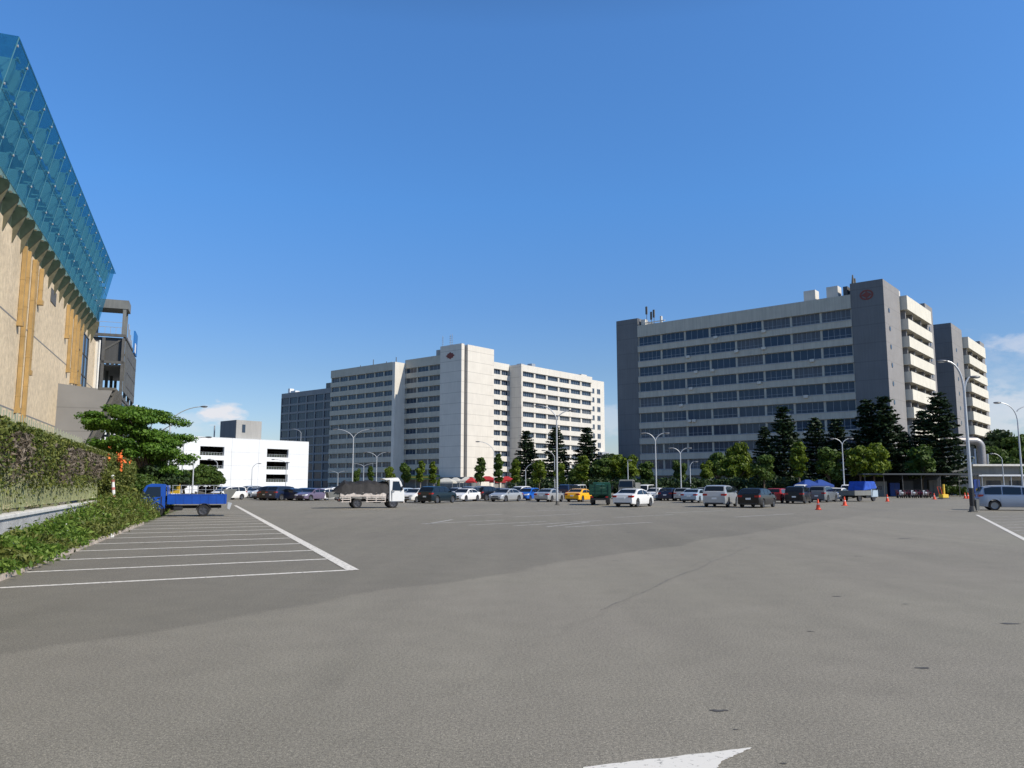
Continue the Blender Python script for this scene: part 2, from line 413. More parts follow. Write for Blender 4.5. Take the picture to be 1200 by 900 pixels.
def asphalt():
    m = bpy.data.materials.new('asphalt'); m.use_nodes = True
    t = m.node_tree; b = t.nodes['Principled BSDF']
    b.inputs['Roughness'].default_value = .82; b.inputs['Specular IOR Level'].default_value = .35
    tcn = N(t, 'ShaderNodeTexCoord')
    def noise_(s, det=4, rough=.55, dist=0, vec=None):
        n1 = N(t, 'ShaderNodeTexNoise'); n1.inputs['Scale'].default_value = s; n1.inputs['Detail'].default_value = det
        n1.inputs['Roughness'].default_value = rough; n1.inputs['Distortion'].default_value = dist
        t.links.new(vec or tcn.outputs['Object'], n1.inputs['Vector']); return n1.outputs['Fac']
    def mr(fac, a, b_, lo, hi, smooth=False):
        r_ = N(t, 'ShaderNodeMapRange'); r_.inputs['From Min'].default_value = a; r_.inputs['From Max'].default_value = b_
        r_.inputs['To Min'].default_value = lo; r_.inputs['To Max'].default_value = hi
        if smooth: r_.interpolation_type = 'SMOOTHSTEP'
        t.links.new(fac, r_.inputs['Value']); return r_.outputs[0]
    def mth(op, a, b_):
        x = N(t, 'ShaderNodeMath', operation=op)
        for i, k in enumerate((a, b_)):
            if isinstance(k, (int, float)): x.inputs[i].default_value = k
            else: t.links.new(k, x.inputs[i])
        return x.outputs[0]
    sx = N(t, 'ShaderNodeSeparateXYZ'); t.links.new(tcn.outputs['Object'], sx.inputs[0])
    # newer darker surfacing on the left of a paving edge that runs (−5,8) -> (9.2,29)
    x, y = sx.outputs['X'], sx.outputs['Y']
    # signed distance to the edge, slightly curved
    e_ = mth('ADD', mth('MULTIPLY', mth('ADD', x, 5.04), -.829), mth('MULTIPLY', mth('ADD', y, -8.08), .559))
    e_ = mth('ADD', e_, mr(noise_(.25, 2), .3, .7, -.35, .35))
    e_ = mth('ADD', e_, mr(noise_(7, 3), .3, .7, -.06, .06))
    newer = mr(e_, -.12, .16, 0, 1, True)
    fade = mr(y, 20, 60, 1, .25, True)
    newer = mth('MULTIPLY', newer, fade)
    big = mr(noise_(.09, 4, .6, .4), .3, .7, .93, 1.08)
    mp_ = N(t, 'ShaderNodeMapping'); mp_.inputs['Rotation'].default_value = (0, 0, R(34)); mp_.inputs['Scale'].default_value = (1.1, .07, 1)
    t.links.new(tcn.outputs['Object'], mp_.inputs['Vector'])
    track = mr(noise_(.8, 4, .55, 0, mp_.outputs[0]), .3, .7, .93, 1.06)
    mid = mr(noise_(1.7, 5, .6), .3, .7, .94, 1.06)
    fine1 = mr(noise_(38, 2, .7), .30, .70, .68, 1.32)
    fine2 = mr(noise_(105, 2, .7), .32, .68, .45, 1.6)
    vo = N(t, 'ShaderNodeTexVoronoi'); vo.inputs['Scale'].default_value = 75; t.links.new(tcn.outputs['Object'], vo.inputs['Vector'])
    stone = mr(vo.outputs['Distance'], .0, .30, 1.95, 1.0)
    # long crack / paving seam in front
    sd = mth('ADD', mth('MULTIPLY', mth('ADD', x, -1.09), .918), mth('MULTIPLY', mth('ADD', y, -10.47), -.396))
    sd = mth('ABSOLUTE', mth('ADD', sd, mr(noise_(1.2, 4), .3, .7, -.12, .12)), 0)
    seam = mr(sd, .01, .09, .94, 1.0)
    seam = mth('MAXIMUM', seam, mr(noise_(.5, 3), .42, .52, 1.0, .0))
    # small oil spots
    v2 = N(t, 'ShaderNodeTexVoronoi'); v2.inputs['Scale'].default_value = .33; t.links.new(tcn.outputs['Object'], v2.inputs['Vector'])
    spot = mth('ADD', v2.outputs['Distance'], mr(noise_(14, 3), .3, .7, -.035, .035))
    spot = mr(spot, .008, .05, .52, 1.0)
    # blotchy darker tyre stains
    st = mr(noise_(.45, 6, .7, 1.0), .58, .74, 1.0, .91)
    fac = big
    for k in (track, mid, fine1, fine2, stone, spot, st, mr(newer, 0, 1, 1.0, .80), seam): fac = mth('MULTIPLY', fac, k)
    c = N(t, 'ShaderNodeMix', data_type='RGBA'); t.links.new(noise_(.15, 3), c.inputs[0])
    c.inputs[6].default_value = (.206, .194, .152, 1); c.inputs[7].default_value = (.210, .190, .160, 1)
    vm = N(t, 'ShaderNodeVectorMath', operation='SCALE'); t.links.new(c.outputs[2], vm.inputs[0]); t.links.new(fac, vm.inputs['Scale'])
    t.links.new(vm.outputs[0], b.inputs['Base Color'])
    bp = N(t, 'ShaderNodeBump'); bp.inputs['Strength'].default_value = .35; bp.inputs['Distance'].default_value = .008
    t.links.new(noise_(90, 3, .7), bp.inputs['Height']); t.links.new(bp.outputs[0], b.inputs['Normal'])
    return m
M['asphalt'] = asphalt()
def worn_paint(name, col, wear=.45, sc_=14):
    m = bpy.data.materials.new(name); m.use_nodes = True
    t = m.node_tree; b = t.nodes['Principled BSDF']; b.inputs['Roughness'].default_value = .75
    tcn = N(t, 'ShaderNodeTexCoord')
    n1 = N(t, 'ShaderNodeTexNoise'); n1.inputs['Scale'].default_value = sc_; n1.inputs['Detail'].default_value = 6; n1.inputs['Roughness'].default_value = .7
    t.links.new(tcn.outputs['Object'], n1.inputs['Vector'])
    r_ = N(t, 'ShaderNodeMapRange'); r_.inputs['From Min'].default_value = wear - .05; r_.inputs['From Max'].default_value = wear + .05
    t.links.new(n1.outputs['Fac'], r_.inputs['Value'])
    mx = N(t, 'ShaderNodeMix', data_type='RGBA'); t.links.new(r_.outputs[0], mx.inputs[0])
    mx.inputs[6].default_value = (.17, .165, .155, 1); mx.inputs[7].default_value = (*col, 1)
    t.links.new(mx.outputs[2], b.inputs['Base Color'])
    M[name] = m
worn_paint('line_paint', (.70, .67, .61), .42)
worn_paint('line_paint_faint', (.44, .43, .41), .46, 5)
worn_paint('arrow_paint', (.68, .66, .61), .38, 22)

# ------------------------------------------------------------------ ground
gm = mat('ground_soil', (.12, .125, .07), .95, var=.3, vscale=.05, fine=.2, fscale=2)
MB().add([(-2500, -2500, -.02), (2500, -2500, -.02), (2500, 2500, -.02), (-2500, 2500, -.02)], [(0, 1, 2, 3)]).build('ground', gm)
tag(bpy.data.objects['ground'], kind='structure')
# parking lot asphalt: left limit is the kerb
kA, kB = G(0, 681), G(156, 619.4)
kd = (kB - kA).normalized()
def kerb_pt(t, off=0, z=0):
    p = kA + kd * t + Vector((kd.y, -kd.x, 0)) * off
    return Vector((p.x, p.y, z))
pl = [kerb_pt(-45), (150, -40, 0), (230, 120, 0), (200, 330, 0), (-140, 330, 0), (-95, 140, 0), (-75, 118, 0), kerb_pt(28 + 24), kerb_pt(18)]
lot = MB().add([(p[0], p[1], 0) for p in pl], [tuple(range(len(pl)))]).build('parking_lot', M['asphalt'])
tag(lot, kind='structure')
def strip(mb, a, b, w, z=.004):
    a, b = Vector(a), Vector(b); d = (b - a).normalized(); n_ = Vector((-d.y, d.x, 0)) * w / 2
    mb.add([(*(a + n_).xy, z), (*(a - n_).xy, z), (*(b - n_).xy, z), (*(b + n_).xy, z)], [(3, 2, 1, 0)])
def marking(name, segs, m, z=.004):
    mb = MB()
    for a, b, w in segs: strip(mb, a, b, w, z)
    return tag(mb.build(name, m), kind='structure')
LR, LF = G(413, 668), G(275, 592)
ld = (LF - LR).normalized()
segs = []
sd_ = (G(0, 689) - LR).normalized()
i = 0
lines_y = [668, 655.5, 645, 637, 631.3, 626.3, 622, 618.3, 615.2, 612.6, 610.3, 608.2, 606.4, 604.8]
marks = []
for i in range(16):
    p = LR + ld * (2.52 * i)
    q_ = p + sd_ * 5.9
    marks.append((p + ld * .0, q_, .165))
marking('stall_line', marks, M['line_paint'])
LR2 = LR - ld * .07
marking('lot_edge_line', [(LR2, LR + ld * 52, .24)], M['line_paint'], .008)
ra, rb = G(1145, 603.5), G(1200, 632)
rd = (rb - ra).normalized()
marking('lane_edge_line', [(ra, ra + rd * 36, .16)], M['line_paint'], .008)
fm = []
for a, b in (((494, 614), (590, 609.4)), ((548, 615.5), (640, 611)), ((602, 616.3), (704, 610)), ((662, 617.8), (764, 612)), ((540, 605), (590, 602.6)), ((600, 606), (680, 602)),
             ((720, 606.5), (790, 603)), ((620, 599), (690, 597)), ((780, 601), (850, 598.5)), ((860, 606), (930, 602)), ((400, 600), (460, 598.6)), ((312, 596.3), (322, 596.1)), ((296, 592.5), (304, 592.2)),
             ((500, 596), (560, 594.5)), ((690, 612), (640, 617.5)), ((530, 609), (500, 614.2))):
    fm.append((G(*a), G(*b), .17))
marking('faded_stall_line', fm, M['line_paint_faint'])
fm = []
for k in range(7):
    y_ = 606 + k * 3.2
    fm.append((G(1152 + k * 7, y_), G(1320, y_ - 5), .10))
marking('right_stall_line', fm, M['line_paint_faint'])
# large painted arrow head, only its tip edge reaches into view
ah = [G(684, 899.3), G(882, 876.3), G(846, 893), G(838, 903), G(880, 960), G(640, 950)]
arrow = MB()
pts = []
for i in range(len(ah)):
    a, b = ah[i], ah[(i + 1) % len(ah)]
    n_ = 22 if (b - a).length > .3 else 8
    for k in range(n_):
        p = a.lerp(b, k / n_)
        j = .006
        pts.append((p.x + rng.uniform(-j, j), p.y + rng.uniform(-j, j), .004))
arrow.add(pts, [tuple(range(len(pts)))[::-1]])
tag(arrow.build('painted_arrow', M['arrow_paint']), kind='structure')

# small oil and tar stains in the foreground
for (px, py, w_) in ((843, 833, .10), (1081, 783, .10), (1183, 731, .16), (950, 740, .06), (1061, 708, .07), (981, 699, .10), (862, 855, .03), (918, 895, .035), (1060, 631, .35)):
    c_ = G(px, py); ps = []
    for k in range(22):
        a = k * math.pi / 11; rr = w_ * (.30 + .35 * rng.random() + .45 * abs(math.sin(a * 1.5 + px))) * .5
        ps.append((c_.x + rr * 1.7 * math.cos(a), c_.y + rr * .8 * math.sin(a), .003))
    tag(MB().add(ps, [tuple(range(22))]).build('oil_stain', mat('stain', (.075, .07, .062), .7, var=.3, vscale=20, fine=.4, fscale=80)), kind='structure')
# dark joint running across the right of the lot
jm = mat('joint_tar', (.155, .142, .118), .7, var=.3, vscale=6)
for a, b, w_ in (((862, 630), (1100, 633), .06), ((880, 640), (700, 715), .05)):
    a, b = G(*a), G(*b); mb = MB(); n_ = 40; vs = []
    nv = (b - a).normalized(); nv = Vector((-nv.y, nv.x, 0)); off = 0
    for k in range(n_ + 1):
        off = off * .8 + rng.uniform(-.03, .03); p = a.lerp(b, k / n_) + nv * off; ww = w_ * rng.uniform(.03, .42)
        vs += [(p.x + nv.x * ww, p.y + nv.y * ww, .0025), (p.x - nv.x * ww, p.y - nv.y * ww, .0025)]
    mb.add(vs, [(2 * k, 2 * k + 1, 2 * k + 3, 2 * k + 2) for k in range(n_)]); tag(mb.build('asphalt_joint', jm), kind='structure')

# kerb in stones along the weed strip
kb = MB()
t_ = -10.0
while t_ < 20:
    L_ = rng.uniform(.9, 1.05)
    o_ = rng.uniform(-.015, .015)
    i0 = len(kb.v)
    c0 = kerb_pt(t_ + L_ / 2, -.10 + o_, .04)
    kb.obox(c0, kd * (L_ / 2 - .012), Vector((kd.y, -kd.x, 0)) * .11, (0, 0, .06 + rng.uniform(-.008, .008)))
    t_ += L_
tag(kb.build('kerb', M['kerb_stone'], bevel=.012), kind='structure')
# soil bed behind it
sb = MB()
top = []
for k in range(27):
    t_ = -14 + k * 2.2
    for j, o in enumerate((-.2, -.7, -1.6, -4)):
        top.append(kerb_pt(t_, o, .02 + (0 if j == 0 else .10 + .06 * rng.random())))
fs = [(k * 4 + j, (k + 1) * 4 + j, (k + 1) * 4 + j + 1, k * 4 + j + 1) for k in range(26) for j in range(3)]
sb.add(top, [f_[::-1] for f_ in fs]).build('planting_bed', mat('soil', (.10, .075, .045), .95, var=.3, vscale=2, fine=.3, fscale=30), smooth=True)
tag(bpy.data.objects['planting_bed'], kind='structure')

# ------------------------------------------------------------------ foliage helper
def leaf_mesh(name, cen, size, m, nrm=None, jit=.9, aspect=1.7, droop=0, extra=None):
    cen = np.asarray(cen, float); n_ = len(cen)
    s = size * nr.uniform(.6, 1.35, n_)[:, None]
    a = nr.normal(size=(n_, 3))
    if nrm is not None: a = np.asarray(nrm) + a * jit
    a /= np.linalg.norm(a, axis=1)[:, None] + 1e-9
    b = np.cross(a, nr.normal(size=(n_, 3)))
    b /= np.linalg.norm(b, axis=1)[:, None] + 1e-9
    c_ = np.cross(a, b)
    b = b * s * aspect * .5; c_ = c_ * s * .5
    mid = .18 * s * a
    V = np.stack([cen - b, cen + c_ - mid * 0 + mid, cen + b, cen - c_ + mid], 1).reshape(-1, 3)
    me = bpy.data.meshes.new(name)
    me.vertices.add(len(V)); me.vertices.foreach_set('co', V.ravel())
    me.loops.add(n_ * 4); me.loops.foreach_set('vertex_index', np.arange(n_ * 4, dtype=np.int32))
    me.polygons.add(n_); me.polygons.foreach_set('loop_start', np.arange(0, n_ * 4, 4, dtype=np.int32))
    me.polygons.foreach_set('loop_total', np.full(n_, 4, dtype=np.int32))
    me.materials.append(m)
    me.update(calc_edges=True); me.validate()
    return me
def blob_pts(c, r, n_, inner=.55, low=-.9):
    d = nr.normal(size=(n_, 3)); d /= np.linalg.norm(d, axis=1)[:, None]
    d = d[d[:, 2] > low]
    rad = nr.uniform(inner ** 2, 1.0, len(d)) ** .5
    bump = 1 + .16 * np.sin(d[:, 0] * 7 + c[0] * 3) * np.cos(d[:, 1] * 6 + d[:, 2] * 5 + c[1])
    p = np.asarray(c) + d * (rad * bump)[:, None] * np.asarray(r)
    return p, d

# ------------------------------------------------------------------ trees
def tree_proto(kind, seed, leafm):
    """returns (trunk mesh, crown mesh); unit real metres, base at z=0"""
    global nr
    nr = np.random.default_rng(seed); rg = random.Random(seed)
    tb = MB(); P = []; Nn = []
    if kind == 'round':       # clipped street tree 5 m tall
        tb.tube([(0, 0, -.1), (.03, 0, 1), (0, .04, 2.0), (.05, 0, 3.4)], [.11, .09, .075, .03], 7)
        for k in range(5):
            a = rg.uniform(0, 6.28); tb.tube([(0, 0, 1.6 + k * .2), (.5 * math.cos(a), .5 * math.sin(a), 2.5 + k * .2), (.9 * math.cos(a), .9 * math.sin(a), 3.1 + k * .2)], [.045, .03, .012], 5)
        for k in range(15):
            a = rg.uniform(0, 6.28); rr = rg.uniform(.1, .95); z = rg.uniform(2.1, 4.4)
            rr *= 1 - .25 * abs(z - 3.1)
            s = rg.uniform(.38, .72)
            p, d = blob_pts((rr * math.cos(a), rr * math.sin(a), z), (s, s, s * .85), 260, .35); P.append(p); Nn.append(d)
        size = .20
    elif kind == 'slender':
        tb.tube([(0, 0, -.1), (.04, 0, 1.3), (-.03, .04, 2.4), (.03, 0, 5)], [.10, .08, .06, .02], 7)
        for z, r_ in ((2.2, .55), (2.8, .7), (3.1, .45), (3.7, .8), (4.1, .6), (4.6, .62), (5.0, .38)):
            for j in range(3):
                a = rg.uniform(0, 6.28)
                p, d = blob_pts((.4 * r_ * math.cos(a), .4 * r_ * math.sin(a), z + rg.uniform(-.15, .15)), (r_ * .62, r_ * .62, r_ * .5), 170, .3); P.append(p); Nn.append(d)
        size = .19
    elif kind == 'broad':     # wide spreading tree 8 m
        tb.tube([(0, 0, -.1), (.05, 0, 1.2), (0, .1, 2.4), (.1, 0, 5)], [.22, .18, .15, .05], 8)
        for k in range(8):
            a = k * .8 + rg.random(); tb.tube([(0, 0, 1.8 + k * .12), (1.2 * math.cos(a), 1.2 * math.sin(a), 3.2), (2.3 * math.cos(a), 2.3 * math.sin(a), 4.3)], [.10, .06, .02], 6)
        for k in range(34):
            a = rg.uniform(0, 6.28); rr = 2.6 * rg.random() ** .6; z = 3.0 + rg.random() * 2.9 * (1 - (rr / 3.2) ** 2)
            s = rg.uniform(.6, 1.15)
            p, d = blob_pts((rr * math.cos(a), rr * math.sin(a), z), (s, s, s * .72), 250, .35); P.append(p); Nn.append(d)
        size = .26
    elif kind == 'pine':      # tiered dark conifer, 15 m
        H_ = 15.0
        tb.tube([(0, 0, -.1), (.08, 0, 4), (.0, .08, 9), (.1, 0, H_ - .3)], [.26, .2, .12, .03], 8)
        z = 1.6
        while z < H_ - .2:
            f_ = (z - 1.6) / (H_ - 1.6)
            Lb = (2.75 * (1 - f_) ** .72 + .25) * (1 if f_ > .15 else .8 + f_)
            nb = 7 if f_ < .75 else 5
            a0 = rg.uniform(0, 6.28)
            for k in range(nb):
                if rg.random() < .12: continue
                a = a0 + k * 6.283 / nb + rg.uniform(-.2, .2); L = Lb * rg.uniform(.72, 1.15)
                up = L * rg.uniform(.05, .3)
                ca, sa = math.cos(a), math.sin(a)
                tb.tube([(0, 0, z), (L * .55 * ca, L * .55 * sa, z + up * .3 - .05), (L * ca, L * sa, z + up)], [.05, .03, .01], 4)
                m_ = int(20 + 28 * L)
                tt = nr.uniform(.22, 1.04, m_)
                w_ = .32 * np.sin(np.clip(tt, 0, 1) * 2.2 + .35)
                px_ = np.stack([tt * L * ca, tt * L * sa, z + up * tt ** 2 - .04 * tt], 1)
                off = nr.normal(size=(m_, 3)) * np.stack([w_, w_, w_ * .42], 1) * .75
                P.append(px_ + off); Nn.append(np.tile([0, 0, 1.0], (m_, 1)))
            z += rg.uniform(.60, .80) * (1 - .25 * f_)
        size = .27
    elif kind == 'flame':     # umbrella-shaped tree, layered sprays
        tb.tube([(0, 0, -.1), (.1, 0, 1.3), (.25, .1, 2.5)], [.2, .17, .15], 9)
        spokes = []
        for k in range(11):
            a = k * .62 + rg.uniform(-.2, .2); L = rg.uniform(1.8, 3.9); zt = rg.uniform(4.3, 7.1) - L * .16
            ex, ey = L * math.cos(a), L * math.sin(a)
            tb.tube([(.22, .1, 2.2 + .05 * k), (.3 + ex * .3, .1 + ey * .3, 3.7 + .05 * k), (ex * .65, ey * .65, zt - .6), (ex, ey, zt - .1)], [.10, .07, .045, .015], 6)
            spokes.append((ex, ey, zt)); spokes.append((ex * .6, ey * .6, zt + rg.uniform(-.2, .5)))
            spokes.append((ex * .8 + rg.uniform(-.8, .8), ey * .8 + rg.uniform(-.8, .8), zt - rg.uniform(.6, 1.6)))
            spokes.append((ex * .3, ey * .3, zt + .25)); spokes.append((ex * .9 + rg.uniform(-.6, .6), ey * .9 + rg.uniform(-.6, .6), rg.uniform(3.0, 4.6))); spokes.append((ex * .5, ey * .5, rg.uniform(3.2, 5.2)))
        for (ex, ey, z) in spokes:
            for j in range(3):
                cx, cy, cz = ex + rg.uniform(-.6, .6), ey + rg.uniform(-.6, .6), z + rg.uniform(-.25, .25)
                r_ = rg.uniform(.5, .95)
                p, d = blob_pts((cx, cy, cz), (r_ * 1.2, r_ * 1.2, r_ * .36), 300, .1); P.append(p); d[:, 2] += 1.2; Nn.append(d)
        size = .125
    elif kind == 'shrub':
        tb.tube([(0, 0, -.1), (0, 0, .8)], [.05, .02], 5)
        for k in range(11):
            a = rg.uniform(0, 6.28); rr = rg.uniform(0, 1.4); s = rg.uniform(.4, .8)
            p, d = blob_pts((rr * math.cos(a), rr * math.sin(a), rg.uniform(.4, 1.5)), (s, s, s * .8), 150, .35); P.append(p); Nn.append(d)
        size = .2
    P = np.concatenate(P); Nn = np.concatenate(Nn)
    keep = P[:, 2] > .05
    return tb.mesh('trunk', M['bark'] if kind != 'slender' else M['bark_pale'], smooth=True), leaf_mesh('crown', P[keep], size, leafm, Nn[keep], jit=.75)
PROT = {}
def place_tree(kind, leaf, var, loc, sx, sz, label, cat='tree', group=None, name='tree', rz=None):
    key = (kind, leaf, var)
    if key not in PROT: PROT[key] = tree_proto(kind, 100 + var * 17 + len(kind), M[leaf])
    tm, cm = PROT[key]
    o = empty(name, loc, rng.uniform(0, 6.28) if rz is None else rz, label, cat, group)
    o.scale = (sx, sx, sz)
    link_mesh('trunk', tm, o); link_mesh('crown', cm, o)
    return o

# ------------------------------------------------------------------ building helpers
def win_meshes(w, h, n_m, fr, pane, bar=.07, transom=None):
    a = MB()
    a.box(-w / 2, w / 2, -.06, 0, 0, bar); a.box(-w / 2, w / 2, -.06, 0, h - bar, h)
    for k in range(n_m + 1):
        x = -w / 2 + (w - bar) * k / n_m
        a.box(x, x + bar, -.055, 0, bar, h - bar)
    if transom:
        a.box(-w / 2 + bar, w / 2 - bar, -.05, -.005, h * transom, h * transom + bar * .8)
    p = MB(); p.box(-w / 2 + .02, w / 2 - .02, -.028, -.015, .02, h - .02)
    return a.mesh('window', fr), p.mesh('window_pane', pane)
class Facade:
    """a plane of a building: axis 'x' faces local -y, axis 'y' faces local +x"""
    def __init__(s, parent, axis, base): s.p, s.a, s.b = parent, axis, base
    def box(s, mb, u0, u1, d0, d1, z0, z1):
        if s.a == 'x': mb.box(u0, u1, s.b - d1, s.b - d0, z0, z1)
        else: mb.box(s.b + d0, s.b + d1, u0, u1, z0, z1)
    def pt(s, u, d, z): return (u, s.b - d, z) if s.a == 'x' else (s.b + d, u, z)
    def win(s, meshes, u, d, z, frame=True):
        o = link_mesh('window', meshes[0], s.p, s.pt(u, d, z), 0 if s.a == 'x' else R(90))
        link_mesh('pane', meshes[1], o)
        return o

# ================================================================== building A (dark grey block, right)
YA = 146.0
CA = HP(1034, 326, YA); CA.z = 0
A = empty('office_block', CA, ROT_B, 'large dark grey office block with beige window bands and an oval red tower emblem', 'building')
FA = Facade(A, 'x', 0)
xL, xl2, xr = -59.1, -53.3, -5.95
DEP = 39.4
HA = 40.2
mb = MB(); mb.box(xr, 0, 0, 11.3, 0, HA); mb.build('corner_tower', M['tile_shaded'], A)
mb = MB(); mb.box(xL, xl2, 0.1, 12, 0, 39.9); mb.build('end_tower', M['tile_shaded'], A)
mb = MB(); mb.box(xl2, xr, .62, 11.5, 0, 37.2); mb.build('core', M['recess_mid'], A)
mb = MB(); FA.box(mb, xl2, xr, -.6, .12, 35.35, 38.05); mb.build('roof_parapet', M['spandrel_beige'], A)
mb = MB(); mb.box(xl2 + .3, xr - .3, .7, 11, 37.2, 37.35); mb.build('roof', M['concrete_grey'], A)
pitch, bays = 3.52, 8
bw = (xr - xl2) / bays
sil = [33.2 - pitch * k for k in range(9)]
wA = [win_meshes(bw - .40, 2.1, 5, M['frame_grey'], M['window_pane'], .06, .3), win_meshes(bw - .40, 2.1, 4, M['frame_grey'], M['window_pane'], .06), win_meshes(bw - .40, 2.1, 6, M['frame_grey'], M['window_pane_curtain'], .05, .3)]
for k, z in enumerate(sil):
    mb = MB(); FA.box(mb, xl2, xr, -.6, .12, z - (pitch - 2.15), z); mb.build('spandrel', M['spandrel_beige'], A)
    mb = MB(); FA.box(mb, xl2, xr, .125, .2, z - .12, z + .02); mb.build('sill', M['frame_grey'], A)
    for j in range(bays):
        m_ = wA[rng.choice((0, 0, 0, 1, 1, 2))]
        FA.win(m_, xl2 + bw * (j + .5), -.42, z + .02)
for j in range(bays + 1):
    u = xl2 + bw * j
    mb = MB(); FA.box(mb, max(u - .20, xl2), min(u + .20, xr), -.6, -.25, 3.6, 35.35); mb.build('pier', M['spandrel_beige'], A)
# ground floor: dark recess with columns
mb = MB(); FA.box(mb, xl2, xr, -.6, .0, .0, .5); mb.build('plinth', M['concrete_grey'], A)
# air conditioners hanging on the front
acm = MB().box(-.4, .4, -.35, 0, 0, .55).mesh('air_conditioner', M['cream_plain'], bevel=.03)
for k in range(16):
    z = rng.choice(sil[:7]) ; u = rng.uniform(xl2 + 3, xr - 3)
    link_mesh('air_conditioner', acm, A, FA.pt(u, .21, z - .5), 0)
# emblem: an oval ring of bars (a red mark)
em = MB()
cu, cz = -3.0, 37.55
for a0 in range(0, 24):
    a, b = a0 * math.pi / 12, (a0 + 1) * math.pi / 12
    em.prism([(cu + 1.25 * math.cos(a), -.06, cz + 1.0 * math.sin(a)), (cu + 1.25 * math.cos(b), -.06, cz + 1.0 * math.sin(b)), (cu + .95 * math.cos(b), -.06, cz + .72 * math.sin(b)), (cu + .95 * math.cos(a), -.06, cz + .72 * math.sin(a))], (0, .055, 0))
em.prism([(cu - .95, -.05, cz), (cu, -.05, cz - .62), (cu + .95, -.05, cz), (cu, -.05, cz + .62)], (0, .045, 0))
em.box(cu - .1, cu + .1, -.055, 0, cz - .7, cz + .7)
em.build('emblem', M['emblem_dim'], A)
# side (sunny) elevation
SA = Facade(A, 'y', 0)
mb = MB(); mb.box(-11.9, 0, 32.6, DEP, 0, 41.3); mb.build('rear_tower', M['tile_lit'], A)
mb = MB(); mb.box(.002, .035, 0.02, 11.25, 0, HA - .05); mb.build('tower_lit_face', M['tile_lit'], A)  # thin lighter sheet paints sunlight onto the tower's side
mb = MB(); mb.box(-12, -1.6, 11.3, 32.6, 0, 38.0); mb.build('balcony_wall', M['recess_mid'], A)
pm = MB()
for z in [38.98 - 2.6] + [34.33 - 1.95 - 3.52 * k for k in range(9)]:
    h = 2.65 if z > 36 else 1.95
    mb = MB(); mb.box(-1.6, 1.25, 11.9, 31.9, z - .18, z); SA.box(mb, 11.9, 31.9, 1.08, 1.25, z, z + h); SA.box(mb, 11.9, 12.05, -1.6, 1.08, z, z + h); SA.box(mb, 31.75, 31.9, -1.6, 1.08, z, z + h)
    mb.build('balcony', M['balcony_cream'], A)
    if h < 2.5:
        mb = MB(); SA.box(mb, 12, 31.8, 1.12, 1.16, z + h + .18, z + h + .22)
        for k in range(11): SA.box(mb, 12 + k * 1.96, 12.05 + k * 1.96, 1.12, 1.16, z + h, z + h + .18)
        mb.build('balcony_rail', M['frame_dark'], A)
wB = win_meshes(2.9, 2.2, 3, M['frame_grey'], M['window_pane'], .06)
for k in range(8):
    z = 34.33 - 1.95 - 3.52 * k + .6
    for j in range(3): SA.win(wB, 14.8 + j * 6.6, -1.59, z)
for yy in (12.9, 18.3, 25.2, 31.0):
    mb = MB(); SA.box(mb, yy - .25, yy + .25, -1.55, .6, 0, 38); mb.build('pier', M['tile_lit'], A)
rw = MB().tube([(0, 0, 0), (.06, 0, 0)], .42, 14).mesh('round_window', M['window_pane'])
rf = MB().tube([(-.01, 0, 0), (.03, 0, 0)], .52, 14).mesh('window_frame', M['frame_dark'])
for yy, zz in ((3.0, 34.6), (35.6, 36.0)):
    for k in range(9):
        o = link_mesh('round_window', rw, A, (.04 if yy < 10 else .004, yy, zz - 3.52 * k), 0)
        link_mesh('window_frame', rf, o)
# roof equipment
for u0, u1, h, m_ in ((-15.3, -13.0, 2.3, 'cream_plain'), (-10.8, -8.6, 2.4, 'cream_plain'), (-7.6, -6.8, 2.0, 'recess_dark')):
    MB().box(u0, u1, 1.2, 3.4, 37.2, 38.1 + h).build('roof_box', M[m_], A)
mb = MB(); mb.tube([(-5.5, .6, HA), (-5.5, .6, HA + 1.8)], [.35, .12], 6); mb.tube([(-5.2, .9, HA), (-5.25, .9, HA + 1.1)], .2, 6); mb.build('roof_antenna', M['steel_dark'], A)
for u, h in ((-51.5, 4.6), (-50.3, 3.2), (-49.6, 3.6)):
    mb = MB(); mb.tube([(u, 1.2, 37.3), (u, 1.2, 38 + h)], .07, 6); mb.box(u - .22, u + .22, 1.0, 1.25, 38 + h - 1.9, 38 + h - .1); mb.build('roof_antenna', M['steel_dark'], A)
MB().box(-52.9, -51.9, 1, 2.2, 37.3, 39.6).box(-51.9, -46.8, 1, 1.2, 38.6, 38.8).box(-48, -47.6, 1, 1.5, 37.3, 39.8).build('roof_rack', M['cream_plain'], A)
for u, h, s in ((13.5, 1.6, .9), (16.0, 2.2, 1.2), (18.6, 2.4, .5), (21.5, 1.4, 1.0)):
    MB().box(-2.4, -2.4 + s, u, u + s, 38.0, 39.0 + h).build('roof_box', M['concrete_grey' if s < 1 else 'cream_plain'], A)
MB().box(-3, -1.8, 27.5, 29.2, 38.0, 40.4).build('roof_box', M['recess_dark'], A)

